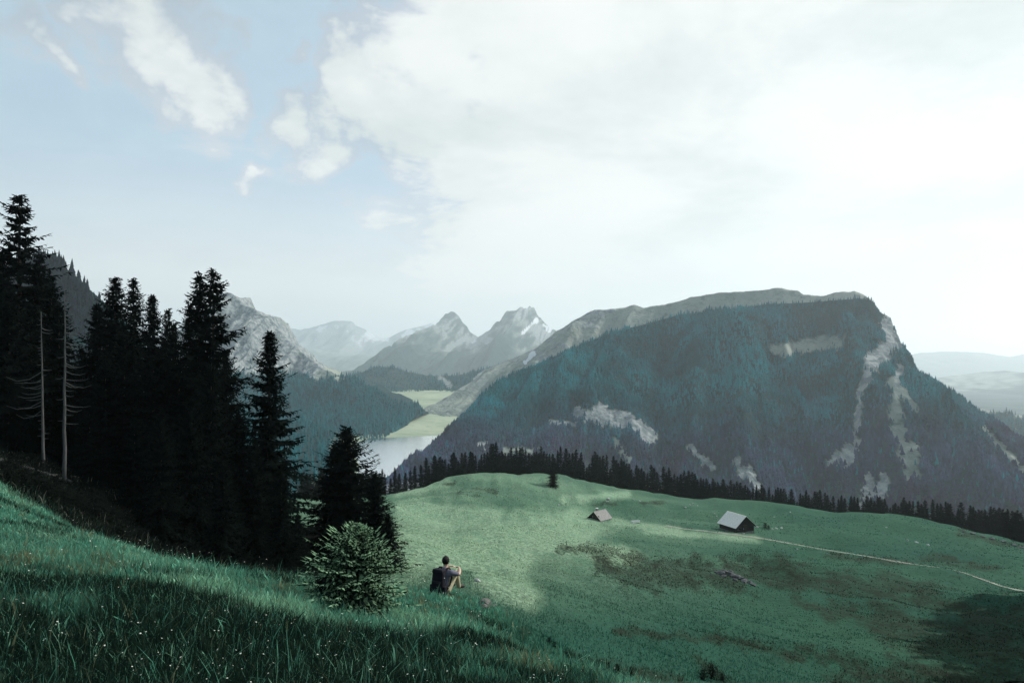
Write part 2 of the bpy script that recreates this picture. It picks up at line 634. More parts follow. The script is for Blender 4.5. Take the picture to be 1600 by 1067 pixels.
for px, py, d, br, bh in ((703, 918, 18.8, 1.2, 0.0), (1190, 885, 124, 5, 2.2), (1215, 893, 120, 4, 2.0), (1240, 905, 118, 3, 1.2), (1110, 905, 122, 5, 1.4), (1010, 812, 205, 14, 2.5),
                          (650, 785, 190, 16, 2.6), (1490, 900, 150, 9, 2.0), (760, 790, 180, 12, 1.6), (1390, 800, 225, 10, 1.6)):
    BUMPS.append(((px - HX) / F * d, d, br, bh))
BUMPS += [(130, 95, 28, 38), (114, 66, 22, 24)]  # unseen knolls added to lift the shading spruces and lengthen their shade


TRACKP = [((px - HX) / F * d, d) for px, d in ((985, 203), (1040, 196), (1100, 190), (1160, 185), (1230, 181), (1300, 176), (1380, 168), (1450, 158), (1520, 150), (1600, 140), (1700, 127), (1800, 116))]


def axis(lo, hi, c0, c1, fine, grow):
    a = [c0]
    while a[-1] < c1:
        a.append(a[-1] + fine)
    st = fine
    while a[-1] < hi:
        st = min(st * grow, 3.2)
        a.append(a[-1] + st)
    b = [c0]
    st = fine
    while b[-1] > lo:
        st = min(st * grow, 3.2)
        b.append(b[-1] - st)
    return np.array(b[:0:-1] + a)


gx = axis(-330, 560, -14, 8, 0.38, 1.035)
gy = axis(-70, 620, 3, 24, 0.38, 1.03)
GX, GY = np.meshgrid(gx, gy, indexing='ij')
GZ = ground_h(GX, GY)
vx, vy, vz = GX.ravel(), GY.ravel(), GZ.ravel()
ppx, ppy = proj(vx, vy, vz)
infr = vy > 4
SOIL_SHADE = capsule_mask(ppx, ppy, [(950, 890, 1100, 905, 30), (1040, 895, 1260, 905, 42), (1180, 880, 1330, 920, 30), (1260, 905, 1480, 935, 38),
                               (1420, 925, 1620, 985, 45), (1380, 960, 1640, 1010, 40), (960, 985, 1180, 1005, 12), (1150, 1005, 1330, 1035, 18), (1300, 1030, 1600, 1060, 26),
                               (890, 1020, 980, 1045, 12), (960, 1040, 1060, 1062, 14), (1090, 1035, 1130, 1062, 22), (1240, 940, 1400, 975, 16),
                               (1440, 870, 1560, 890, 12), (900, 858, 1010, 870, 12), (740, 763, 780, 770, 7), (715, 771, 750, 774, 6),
                               (870, 860, 930, 850, 9), (1500, 832, 1600, 856, 7), (925, 788, 1040, 785, 5), (690, 757, 720, 752, 5), (1290, 870, 1420, 880, 10), (1440, 1000, 1660, 1040, 80), (1330, 1050, 1640, 1085, 50), (1500, 955, 1680, 985, 50), (1300, 950, 1450, 990, 34)],  # broad lower-right capsules paint shade into the ground colour
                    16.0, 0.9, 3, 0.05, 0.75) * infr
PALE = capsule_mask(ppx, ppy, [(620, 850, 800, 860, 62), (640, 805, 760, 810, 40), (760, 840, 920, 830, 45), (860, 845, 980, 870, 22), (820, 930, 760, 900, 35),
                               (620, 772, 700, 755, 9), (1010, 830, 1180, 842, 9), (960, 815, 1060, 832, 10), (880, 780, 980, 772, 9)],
                    30.0, 0.5, 9, 0.0, 0.95) * infr  # pale turf carrying painted sunlight
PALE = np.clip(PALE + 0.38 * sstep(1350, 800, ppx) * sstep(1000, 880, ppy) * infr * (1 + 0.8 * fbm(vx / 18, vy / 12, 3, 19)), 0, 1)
so = signed_out(vx, vy)
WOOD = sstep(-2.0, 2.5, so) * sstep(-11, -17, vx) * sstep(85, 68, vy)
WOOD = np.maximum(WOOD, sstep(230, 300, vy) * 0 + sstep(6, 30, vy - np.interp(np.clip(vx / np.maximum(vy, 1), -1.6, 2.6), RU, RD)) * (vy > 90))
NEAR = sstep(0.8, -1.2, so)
me = np_mesh('meadow', np.c_[vx, vy, vz], grid_faces(len(gx), len(gy)), True, {'soil': SOIL_SHADE, 'pale': PALE, 'wood': WOOD, 'near': NEAR})
meadow = tag(link('meadow', me, M_MEADOW), 'rolling green alpine pasture below the grassy slope', kind='structure')
BVH = BVHTree.FromPolygons([Vector(v) for v in np.c_[vx, vy, vz]], [tuple(f) for f in grid_faces(len(gx), len(gy))])


def gz(x, y):
    hit = BVH.ray_cast(Vector((x, y, 400)), Vector((0, 0, -1)))
    return hit[0].z


def on(px, py, dmin=0.0):
    """the ground point seen at a photo pixel"""
    d = Vector(((px - HX) / F, 1.0, (HY - py) / F)).normalized()
    hit = BVH.ray_cast(d * dmin, d)
    if hit[0] is None:
        y = 200.0
        return Vector(((px - HX) / F * y, y, gz((px - HX) / F * y, y)))
    return hit[0]


def at(px, dist):
    x = (px - HX) / F * dist
    return Vector((x, dist, gz(x, dist)))


# ------------------------------------------------------------------ far terrain
LAKE_Z = -150.0
GROUND_R = 20000
base = np.array([(GROUND_R * math.cos(a), GROUND_R * math.sin(a), -260.0) for a in np.linspace(0, 2 * math.pi, 65)[:-1]] + [(0, 0, -260.0)])
gf = np.array([(i, (i + 1) % 64, 64) for i in range(64)])
M_LOWLAND = simple_mat('wooded_lowland', (0.030, 0.060, 0.062), 0.95, 0.05, 0.5, 0.004)
tag(link('ground', np_mesh('ground', base, gf), M_LOWLAND), kind='structure')

X, Y = np.meshgrid(np.linspace(-1500, 620, 120), np.linspace(520, 4200, 190), indexing='ij')
far_shore = 1400 + 40 * np.sin((X + 200) / 60.0)
left_shore = -0.205 * Y - 22 + 14 * np.sin(Y / 70.0)
rise = np.maximum(0, Y - far_shore)
H = LAKE_Z + 70 * (1 - np.exp(-rise / 900.0)) + 75 * (1 - np.exp(-np.maximum(0, left_shore - X) / 190.0)) * sstep(1500, 1350, Y) - 60 * sstep(-60, 500, X) * sstep(2200, 1500, Y) - 140 * sstep(200, 800, X)
H = H + fbm(X / 140, Y / 140, 4, 31) * 3.0 - 3.0
inlake = (Y < far_shore) & (X > left_shore) & (X < -60)
H = np.where(inlake, np.minimum(H, LAKE_Z - 4), H)
VW = sstep(12, 45, left_shore - X) * sstep(1480, 1400, Y)
tag(link('valley_floor', np_mesh('valley_floor', np.c_[X.ravel(), Y.ravel(), H.ravel()], grid_faces(*X.shape), True, {'wood': VW.ravel()}), M_VALLEY), kind='structure')
vpx, vpy = proj(X, Y, H)
mtV = dict(x=X, y=Y, z=H, wood=VW * (X > -700), v=X * 0 + 1, px=vpx, py=vpy)
lk = np.array([(-700, 560, LAKE_Z), (150, 560, LAKE_Z), (150, 1560, LAKE_Z), (-700, 1560, LAKE_Z)])
tag(link('lake', np_mesh('lake', lk, np.array([[0, 1, 2, 3]])), M_WATER), kind='structure')


def mountain(name, ridge, base_z, front, back, nu=200, nv=70, rough=0.06, power=0.85, gully=0.05, seed=1, fall=None, rockf=None,
             wood=0.0, snowf=None, caps_rock=(), caps_clear=(), caps_snow=(), rj=0.012):
    """ridge: (photo x, photo y, distance) of the crest; the slope falls to base_z over `front` metres towards the viewer's valley"""
    pts = np.array([((px - HX) / F * d, d, (HY - py) / F * d) for px, py, d in ridge])
    s = np.r_[0, np.cumsum(np.hypot(np.diff(pts[:, 0]), np.diff(pts[:, 1])) + 0.6 * np.abs(np.diff(pts[:, 2])))]
    ss = np.linspace(0, s[-1], nu)
    rx, ry, rz = (np.interp(ss, s, pts[:, k]) for k in range(3))
    L = s[-1]
    rz = rz + fbm(ss / (L / 30.0), ss * 0, 4, seed, 0.6) * L * rj * 0.35
    if fall is None:
        tx, ty = pts[-1, 0] - pts[0, 0], pts[-1, 1] - pts[0, 1]
        n_ = math.hypot(tx, ty)
        fall = (ty / n_, -tx / n_)
        if fall[1] > 0:
            fall = (-fall[0], -fall[1])
    vv = np.r_[np.linspace(-1, 0, nv // 4)[:-1], np.linspace(0, 1, nv)]
    V, RX = np.meshgrid(vv, rx)
    RY = np.repeat(ry[:, None], len(vv), 1)
    RZ = np.repeat(rz[:, None], len(vv), 1)
    SSS = np.repeat(ss[:, None], len(vv), 1)
    run = np.where(V >= 0, V * front, V * back)
    x = RX + fall[0] * run
    y = RY + fall[1] * run
    a = np.abs(V)
    prof = np.where(V >= 0, a ** power, a)
    BZ = np.minimum(base_z, RZ - 25.0)
    z = RZ * (1 - prof) + BZ * prof
    env = np.clip(a * 5, 0, 1) * (1 - 0.5 * a)
    hgt = np.maximum(RZ - BZ, 1)
    sc_ = front
    z = z + env * hgt * (rough * 2.0 * fbm(x / sc_ * 3.2, y / sc_ * 3.2, 5, seed + 3) + gully * 2.4 * (ridged(SSS / sc_ * 5.0 + 0.25 * a, a * 0.9, 4, seed + 5) - 0.62))
    ppx, ppy = proj(x, y, z)
    rock = capsule_mask(ppx, ppy, caps_rock, 11.0, 0.8, seed + 8) if caps_rock else np.zeros_like(x)
    clear = capsule_mask(ppx, ppy, caps_clear, 12.0, 0.7, seed + 9) if caps_clear else np.zeros_like(x)
    snow = capsule_mask(ppx, ppy, caps_snow, 10.0, 0.9, seed + 10) if caps_snow else np.zeros_like(x)
    if rockf is not None:
        rock = np.maximum(rock, rockf(x, y, z, a, ppx, ppy))
    if snowf is not None:
        snow = np.maximum(snow, snowf(x, y, z, a, ppx, ppy))
    wd = wood(x, y, z, a, ppx, ppy) if callable(wood) else np.full_like(x, wood)
    wd = np.clip(wd - clear - rock, 0, 1)
    me = np_mesh(name, np.c_[x.ravel(), y.ravel(), z.ravel()], grid_faces(*x.shape), True,
                 {'rock': rock.ravel(), 'wood': wd.ravel(), 'snow': snow.ravel()})
    o = tag(link(name, me, M_MOUNT), kind='structure')
    return dict(o=o, x=x, y=y, z=z, wood=wd, v=V, px=ppx, py=ppy)


# the long wooded mountain with the limestone cliff at its end
RA = [(640, 765, 1010), (672, 722, 1080), (700, 682, 1150), (735, 642, 1230), (760, 612, 1290), (800, 586, 1350), (860, 560, 1420), (905, 540, 1450), (950, 522, 1480), (1060, 492, 1500), (1200, 476, 1480),
      (1300, 470, 1440), (1345, 466, 1420), (1364, 470, 1410), (1376, 488, 1400), (1392, 496, 1390), (1398, 522, 1380), (1406, 540, 1372), (1409, 558, 1365), (1425, 574, 1350), (1450, 588, 1330), (1500, 620, 1290),
      (1545, 655, 1250), (1600, 700, 1210), (1720, 775, 1130)]
ROCK_A = [(1402, 530, 1360, 570, 17), (1385, 505, 1400, 545, 14), (1360, 570, 1350, 600, 11), (1408, 575, 1400, 600, 9), (1345, 610, 1335, 690, 6),
          (905, 645, 940, 655, 14), (935, 640, 975, 662, 16), (980, 650, 1015, 685, 14), (860, 660, 900, 662, 5), (1330, 700, 1300, 725, 12), (1165, 735, 1185, 765, 12),
          (1150, 720, 1165, 750, 8), (1360, 745, 1362, 775, 8), (1380, 745, 1378, 770, 10), (1340, 690, 1325, 730, 10), (1080, 700, 1110, 730, 8), (1010, 690, 1015, 695, 8),
          (1355, 760, 1345, 790, 7), (750, 695, 760, 690, 8), (760, 690, 752, 740, 3)]
CLEAR_A = [(1215, 548, 1310, 535, 15), (1400, 650, 1425, 740, 17), (1395, 600, 1400, 650, 12), (1410, 610, 1430, 640, 10), (790, 705, 840, 705, 9),
           (960, 690, 985, 720, 7), (1430, 700, 1420, 740, 10), (1540, 670, 1600, 735, 8), (640, 600, 700, 600, 2)]
mtA = mountain('mountain', RA, -195, 520, 700, 420, 110, 0.085, 0.9, 0.15, 41, fall=(-0.22, -0.975), wood=1.0, caps_rock=ROCK_A, caps_clear=CLEAR_A, rj=0.002)

# the bare alp behind its wooded edge
RB = [(735, 598, 2110), (760, 577, 2100), (800, 560, 2080), (835, 545, 2050), (868, 520, 2030), (900, 498, 2020), (930, 484, 2010), (965, 482, 2000), (992, 478, 1990), (1005, 481, 1980), (1040, 474, 1960),
      (1075, 467, 1930), (1110, 459, 1900), (1135, 458, 1880), (1180, 454, 1850), (1215, 451, 1830), (1245, 453, 1810), (1256, 461, 1790), (1285, 462, 1770),
      (1305, 458, 1750), (1335, 456, 1730), (1350, 461, 1720), (1362, 470, 1700), (1372, 500, 1680)]


def rockB(x, y, z, a, px, py):
    return 1.1 * sstep(1060, 860, px) * sstep(0.9, 0.2, a) * (0.5 + 0.5 * fbm(px / 25, py / 18, 3, 5)) + 0.35 * sstep(0.03, 0.0, a)


mountain('mountain', RB, -150, 420, 500, 340, 70, 0.08, 0.9, 0.12, 55, rockf=rockB, wood=0.0, rj=0.010,
         caps_snow=[(820, 565, 835, 552, 5)])

# the two rock peaks at the valley head
RC = [(520, 640, 7124), (560, 612, 7340), (600, 588, 7556), (625, 572, 7772), (650, 545, 7988), (668, 522, 8096), (682, 504, 8161), (694, 491, 8204), (704, 488, 8204), (714, 492, 8204), (722, 504, 8182), (735, 517, 8161),
      (748, 523, 8117), (762, 518, 8074), (780, 505, 8031), (797, 494, 7988), (812, 484, 7988), (820, 480, 7966), (830, 484, 7945), (842, 492, 7901), (853, 502, 7858), (862, 517, 7772), (890, 530, 7556), (960, 570, 7340)]


def rockC(x, y, z, a, px, py):
    return 0.85 * sstep(0.8, 0.1, a + 0.25 * fbm(px / 22, py / 16, 4, 77)) * sstep(-0.35, 0.25, fbm(px / 10 + py / 14, py / 9, 4, 78, .6))


mountain('mountain', RC, -110, 2800, 1500, 400, 110, 0.16, 0.78, 0.34, 61, rockf=rockC, wood=1.0, rj=0.028,
         caps_snow=[(838, 500, 818, 520, 4), (850, 508, 858, 515, 5), (738, 535, 742, 533, 3)], fall=(-0.15, -0.99))

# dark spur under the peaks
RE2 = [(480, 596, 2950), (530, 590, 2950), (560, 583, 2950), (590, 573, 2950), (615, 574, 2950), (640, 582, 2940), (680, 588, 2930), (720, 586, 2920), (760, 575, 2900), (810, 560, 2850), (880, 545, 2800)]
mtE2 = mountain('mountain', RE2, -150, 520, 700, 160, 40, 0.06, 0.9, 0.05, 66, wood=0.9, rj=0.006, caps_rock=[(690, 592, 700, 600, 8), (760, 580, 745, 592, 6)])

# far snow-streaked massif
RD_ = [(330, 560, 13908), (380, 530, 13908), (420, 520, 13908), (448, 511, 13908), (470, 515, 13908), (495, 509, 13908), (520, 501, 13908), (548, 502, 13908), (565, 512, 13908), (585, 526, 13908), (605, 528, 13908),
       (628, 517, 13908), (650, 511, 13908), (672, 504, 13908), (700, 515, 13908), (760, 540, 13908), (860, 560, 13908)]
mountain('mountain', RD_, -120, 4000, 2200, 240, 60, 0.12, 0.8, 0.16, 71, rockf=lambda x, y, z, a, px, py: sstep(0.8, 0.2, a), wood=0.4, rj=0.012,
         snowf=lambda x, y, z, a, px, py: 0.62 * sstep(0.6, 0.1, a) * sstep(-0.1, 0.4, fbm(px / 16 + py / 20, py / 12 - px / 30, 4, 4, .65) + 0.3 * sstep(540, 660, px)))

# left rock peak whose wooded foot runs down to the lake
RE = [(180, 560, 2500), (250, 535, 2450), (300, 505, 2420), (330, 478, 2400), (346, 457, 2390), (356, 456, 2380), (366, 463, 2360), (378, 474, 2340), (398, 484, 2300), (420, 497, 2250), (432, 512, 2220), (450, 533, 2170), (480, 558, 2100),
      (510, 578, 2030), (540, 590, 1970), (570, 601, 1900), (600, 617, 1830), (630, 630, 1780), (650, 638, 1750), (662, 650, 1730)]


def woodE(x, y, z, a, px, py):
    n = fbm(px / 16, py / 14, 4, 91)
    return sstep(-8, 10, (py - (555 + 0.42 * np.clip(px - 420, 0, 90) - 0.9 * np.clip(px - 530, 0, 60) + 22 * n)))


def rockE(x, y, z, a, px, py):
    n = fbm(px / 12, py / 12, 4, 92)
    return sstep(0.15, 0.6, sstep(580, 470, px) * sstep(610, 560, py) * (0.8 + 0.8 * n))


mtE = mountain('mountain', RE, -165, 500, 700, 340, 90, 0.11, 0.85, 0.20, 85, fall=(-0.12, -0.993), wood=woodE, rockf=rockE, rj=0.016,
               caps_rock=[(362, 490, 372, 560, 12), (360, 560, 378, 575, 12)])

# dark shoulder above the wood
RF = [(-100, 430, 900), (20, 414, 900), (60, 401, 900), (88, 406, 890), (108, 424, 880), (128, 440, 870), (146, 460, 860), (165, 490, 850), (190, 560, 840), (215, 640, 830)]
mtF = mountain('mountain', RF, -150, 300, 300, 160, 50, 0.05, 0.9, 0.06, 95, wood=1.0, rj=0.002)

# hills beyond the cliff
RG = [(1250, 566, 13972), (1380, 560, 13972), (1412, 556, 13972), (1440, 551, 13972), (1490, 549, 13972), (1540, 551, 13972), (1562, 555, 13972), (1578, 557, 13972), (1610, 551, 13972), (1700, 545, 13972), (1850, 555, 13972)]
mountain('hill', RG, -240, 2600, 1500, 160, 40, 0.10, 0.9, 0.06, 101, wood=0.6, rj=0.003)
RH = [(1340, 612, 8003), (1420, 604, 8003), (1470, 592, 8003), (1500, 586, 7920), (1535, 581, 7837), (1570, 579, 7837), (1605, 585, 7837), (1700, 590, 7670), (1850, 600, 7503)]
mountain('hill', RH, -250, 4300, 1300, 160, 40, 0.07, 0.9, 0.06, 111, wood=lambda x, y, z, a, px, py: sstep(0.28, 0.36, a + 0.12 * fbm(px / 20, py / 8, 3, 8)) + 0.9 * sstep(0.1, 0.4, fbm(px / 15, py / 5, 3, 6)), rj=0.003)
RI = [(1440, 622, 2100), (1480, 628, 2080), (1510, 634, 2060), (1540, 640, 2040), (1570, 645, 2020), (1610, 651, 2000), (1720, 662, 1950), (1850, 680, 1900)]
mtI = mountain('hill', RI, -240, 500, 600, 120, 50, 0.06, 0.9, 0.06, 121, wood=lambda x, y, z, a, px, py: sstep(-0.5, 0.1, fbm(px / 18, py / 10, 3, 16) + 0.5 * sstep(0.02, 0.2, a)), rj=0.002,
               caps_clear=[(1520, 636, 1545, 642, 5), (1590, 650, 1640, 655, 4), (1590, 700, 1640, 720, 8)])

# ------------------------------------------------------------------ woods on the mountains (one mass each)


def far_wood(name, mt, count, hmin, hmax, colfn, sides=5, vmin=-0.02, label=None):
    x, y, z, wd, V = mt['x'], mt['y'], mt['z'], mt['wood'], mt['v']
    nu, nv = x.shape
    mul = 3 if wd.mean() > 0.3 else 14
    iu = RNG.uniform(0, nu - 1.001, count * mul)
    jv = RNG.uniform(0, nv - 1.001, count * mul)
    i, j = iu.astype(int), jv.astype(int)
    fu, fv = iu - i, jv - j

    def bil(a):
        return (a[i, j] * (1 - fu) + a[i + 1, j] * fu) * (1 - fv) + (a[i, j + 1] * (1 - fu) + a[i + 1, j + 1] * fu) * fv
    bx, by, bz, bw, bv, bpx, bpy = (bil(a) for a in (x, y, z, wd, V, mt['px'], mt['py']))
    keep = (bv > vmin) & (RNG.uniform(0, 1, len(bx)) < bw) & (bpx > -150) & (bpx < 1750) & (bpy < 860)
    idx = np.where(keep)[0][:count]
    bx, by, bz, bpx, bpy, bv = (a[idx] for a in (bx, by, bz, bpx, bpy, bv))
    n = len(bx)
    h = RNG.uniform(hmin, hmax, n) * (0.55 + 0.8 * vnoise(bx / 40, by / 40, 5)) * np.where(RNG.uniform(0, 1, n) < .12, 1.35, 1.0)
    col, wide = colfn(bx, by, bz, bpx, bpy, n)
    r = h * RNG.uniform(0.15, 0.24, n) * wide
    an = np.linspace(0, 2 * math.pi, sides, endpoint=False)
    rot = RNG.uniform(0, 6.28, n)
    V_ = np.zeros((n, 2 * sides + 2, 3))
    for t_, (zr, zt, rr) in enumerate(((0.05, 0.66, 1.0), (0.42, 1.0, 0.62))):
        for k in range(sides):
            jit = RNG.uniform(0.75, 1.25, n)
            V_[:, t_ * (sides + 1) + k, 0] = bx + r * rr * jit * np.cos(an[k] + rot + t_)
            V_[:, t_ * (sides + 1) + k, 1] = by + r * rr * jit * np.sin(an[k] + rot + t_)
            V_[:, t_ * (sides + 1) + k, 2] = bz + h * (zr + RNG.uniform(-.05, .05, n))
        V_[:, t_ * (sides + 1) + sides, 0] = bx + RNG.uniform(-.04, .04, n) * h
        V_[:, t_ * (sides + 1) + sides, 1] = by
        V_[:, t_ * (sides + 1) + sides, 2] = bz + h * zt
    f = []
    for t_ in (0, 1):
        b = t_ * (sides + 1)
        for k in range(sides):
            f.append((b + k, b + (k + 1) % sides, b + sides))
    f = np.array(f)
    nvv = 2 * sides + 2
    FF = (f[None] + (np.arange(n) * nvv)[:, None, None]).reshape(-1, 3)
    CC = np.repeat(col[:, None, :], nvv, 1).reshape(-1, 3)
    me = np_mesh(name, V_.reshape(-1, 3), FF, False, None, {'tint': CC})
    return tag(link(name, me, M_FARWOOD), label, 'forest', kind='stuff')


def colA(x, y, z, px, py, n):
    m = fbm(x / 90, y / 90, 4, 51)
    low = sstep(600, 700, py + 45 * m)
    con = np.array([0.004, 0.098, 0.112])
    brd = np.array([0.030, 0.024, 0.060])
    k = (low * 0.85 + 0.15 * (m > 0.25))[:, None] * (RNG.uniform(0, 1, n) < 0.85)[:, None]
    c = con * (1 - k) + brd * k
    c = c * (RNG.uniform(0.75, 1.25, n) * np.clip(1.0 + 0.8 * fbm(x / 60, y / 45, 3, 57), 0.4, 1.7))[:, None]
    return c, np.where(k[:, 0] > 0.5, 1.7, 1.0)


def colE(x, y, z, px, py, n):
    return np.array([0.005, 0.075, 0.088]) * RNG.uniform(0.55, 1.4, n)[:, None], np.ones(n)


far_wood('mountain_forest', mtA, 52000, 5.5, 10.5, colA, label='dark mixed forest covering the flank of the long cliff-ended mountain')
far_wood('mountain_forest', mtE, 11000, 10, 19, colE, label='blue-green forest on the mountain foot left of the lake')
far_wood('mountain_forest', mtE2, 5000, 10, 18, colE, label='hazy dark forest on the spur at the head of the lake valley')
far_wood('mountain_forest', mtV, 3500, 9, 16, colE, label='dark forest on the lake shore below the rock peak')
far_wood('mountain_forest', mtI, 2500, 10, 18, colE, label='teal forest on the low hill beyond the cliff-ended mountain')
far_wood('mountain_forest', mtF, 4500, 8, 14, lambda x, y, z, px, py, n: (np.array([0.008, 0.013, 0.018]) * RNG.uniform(0.6, 1.3, n)[:, None], np.ones(n)),
         label='dark forest on the shoulder rising behind the near wood')

# ------------------------------------------------------------------ spruce builder


def spruce_mesh(H, Rr, seed, whorls=44, per=6, skirt=0.05, steps=8, tw=0.17, tip=None, top_sparse=1.0, dcol=(0.0055, 0.0095, 0.0080), vcol=0.5, power=0.8, lean=0.0, gap=0.0, side=None, lump=0.0):
    """crown: boughs in whorls, each carrying rows of flat hanging twigs"""
    rg = np.random.default_rng(seed)
    V, Fc, C = [], [], []
    dcol = np.array(dcol)

    def leaf(p, d, nrm, L, W, col):
        n = len(V)
        sd = np.cross(d, nrm)
        sl = np.linalg.norm(sd)
        if sl < 1e-6:
            return
        sd = sd / sl * W
        V.extend([p, p + d * L * 0.45 + sd, p + d * L, p + d * L * 0.45 - sd])
        Fc.append((n, n + 1, n + 2, n + 3))
        C.extend([col] * 4)
    for i in range(whorls):
        f = (i + 0.5) / whorls
        zf = skirt + (1 - skirt) * (1 - (1 - f) ** 1.25) * 0.985
        if rg.uniform() < gap:
            continue
        z0 = zf * H
        env = (1 - zf) ** power
        nb = max(4, int(round(per * (0.6 + 0.4 * (1 - zf)))))
        a0 = rg.uniform(0, 6.28)
        for b in range(nb):
            az = a0 + 6.283 * b / nb + rg.normal(0, 0.25)
            L = Rr * (env + 0.02) * rg.uniform(0.55, 1.18)
            if side is not None:
                L *= 1 + side[1] * math.cos(az - side[0])
            L *= 1 + lump * (math.sin(2.3 * az + 5 * zf + seed) + 0.7 * math.sin(5.1 * az - 9 * zf + 2 * seed))
            if rg.uniform() < 0.08:
                L *= 0.5
            if L < 0.04 * Rr:
                L = 0.04 * Rr
            s0 = 0.55 * zf - 0.28 + rg.normal(0, 0.08)
            sag = -0.55 * (1 - zf) - 0.05
            out = np.array([math.cos(az), math.sin(az), 0.0])
            sdv = np.array([-math.sin(az), math.cos(az), 0.0])
            ns = max(3, int(steps * (0.35 + 0.65 * L / Rr)))
            base = np.array([lean * z0, 0, z0 + rg.normal(0, 0.01 * H)])
            tint = dcol * rg.uniform(1 - vcol, 1 + vcol)
            prev = base
            for k in range(1, ns + 1):
                q = k / ns
                zz = L * (s0 * q + sag * q * q * 0.8 + 0.30 * q ** 3)
                p = base + out * L * q + np.array([0, 0, zz])
                dirn = (p - prev)
                dirn = dirn / np.linalg.norm(dirn)
                tl = tw * Rr * (1.15 - 0.75 * q) * rg.uniform(0.7, 1.3) * (0.45 + 0.55 * min(1, L / (0.5 * Rr)))
                for sgn in (-1, 1):
                    d = dirn * 0.55 + sdv * sgn * 0.85 + np.array([0, 0, -0.35 + rg.normal(0, 0.25)])
                    d /= np.linalg.norm(d)
                    cc = tint if tip is None else tint * (1 - q ** 1.1) + np.array(tip) * rg.uniform(0.6, 1.2) * q ** 1.1
                    leaf(prev + (p - prev) * rg.uniform(0, 1), d, np.array([0, 0, 1.0]) + rg.normal(0, 0.35, 3), tl, tl * 0.22, cc)
                d = dirn * 0.35 + np.array([0, 0, -1.0]) + rg.normal(0, 0.25, 3)
                d /= np.linalg.norm(d)
                leaf(p, d, out + rg.normal(0, 0.3, 3), tl * 0.85, tl * 0.20, tint)
                leaf(prev, dirn, np.array([0, 0, 1.0]) + sdv * rg.normal(0, 0.5), np.linalg.norm(p - prev) * 1.7, tl * 0.24, tint if tip is None or k < ns else np.array(tip))
                prev = p
    # leader
    top = np.array([lean * H, 0, H])
    for k in range(6):
        a = k * 1.05
        leaf(top - np.array([0, 0, 0.03 * H]), np.array([0.25 * math.cos(a), 0.25 * math.sin(a), 0.97]), np.array([-math.sin(a), math.cos(a), 0]), 0.03 * H, 0.004 * H, dcol if tip is None else np.array(tip))
    V = np.array(V)
    return np_mesh('crown', V, np.array(Fc), False, None, {'tint': np.array(C)})


def trunk_mesh(H, r, lean=0.0, sides=8):
    mb = MB()
    n = 7
    mb.tube([(lean * H * i / n, 0, -0.6 + (H * 0.99 + 0.6) * i / n) for i in range(n + 1)], [r * (1 - 0.97 * (i / n)) + 0.01 for i in range(n + 1)], sides)
    return mb.mesh('trunk', True)


SPR = []     # unit variants, 20 m tall
for k, (rr, wh, per, pw, gp, tws) in enumerate(((4.6, 58, 8, 0.82, 0.0, 0.20), (4.0, 60, 7, 0.76, 0.03, 0.20), (5.4, 58, 8, 0.80, 0.0, 0.18), (4.2, 46, 6, 0.70, 0.08, 0.22), (6.2, 58, 9, 0.66, 0.0, 0.17))):
    SPR.append((spruce_mesh(20.0, rr, 300 + k, wh, per, 0.04, 12, tws * 0.86, power=pw, gap=gp), trunk_mesh(20.0, 0.26)))


def spruce(loc, H, kind, label, group=None, rz=None, wide=1.0, name='spruce_tree'):
    s = H / 20.0
    e = empty(name, loc, random.uniform(0, 6.28) if rz is None else rz, (s * wide, s * wide, s))
    cm, tm = SPR[kind]
    link('trunk', tm, M_TRUNK, e)
    link('crown', cm, M_SPRUCE, e)
    tag(e, label, 'tree', group)
    return e


def tree_px(px, top, base, dist, kind, label, group=None, wide=1.0, rz=None):
    """stands on the ground at `dist`; its height follows from the top it reaches"""
    p = at(px, dist)
    H = (HY - top) / F * dist - p.z
    return spruce((p.x, p.y, p.z - 0.15), H, kind, label, group, rz, wide)


WOODG = 'spruces of the dense wood on the slope'
WL = 'dark spruce in the dense wood behind the bleached dead trunks'
tree_px(30, 302, 720, 60, 3, 'tallest dark spruce of the wood, its open pointed top above all others', wide=1.5)
for px, top, d, kd, wd in ((-45, 345, 62, 1, 1.1), (-100, 330, 66, 2, 1.0), (2, 392, 66, 0, 1.1), (62, 392, 70, 1, 1.0), (80, 432, 64, 2, 0.9), (92, 470, 58, 0, 0.9), (50, 470, 56, 0, 1.1), (15, 450, 54, 4, 0.9),
                           (-30, 470, 52, 0, 1.0), (128, 540, 66, 0, 0.9), (110, 590, 62, 2, 0.9)):
    tree_px(px, top, 0, d, kd, WL, WOODG, wd * 1.3)
ML = 'dark spruce of the middle clump right of the taller bleached trunk'
MG = 'spruces of the middle clump'
for px, top, d, kd, wd in ((180, 431, 62, 2, 1.0), (209, 432, 66, 1, 1.0), (152, 470, 64, 0, 1.0), (238, 456, 64, 0, 0.9), (262, 480, 68, 1, 0.9), (195, 520, 58, 4, 0.9), (240, 540, 56, 4, 0.85),
                           (165, 560, 55, 4, 0.85), (280, 560, 56, 2, 0.9), (140, 620, 52, 4, 0.8)):
    tree_px(px, top, 0, d, kd, ML, MG, wd * 1.3)
TW = 'tall spruce with a forked twin top at the edge of the dark wood'
tree_px(333, 420, 0, 55, 3, TW, 'twin-topped spruce pair', 1.4)
tree_px(311, 424, 0, 55.8, 1, TW, 'twin-topped spruce pair', 1.3)
EL = 'lower dark spruce filling the foot of the wood beside the twin-topped spruce'
EG = 'low spruces at the wood edge'
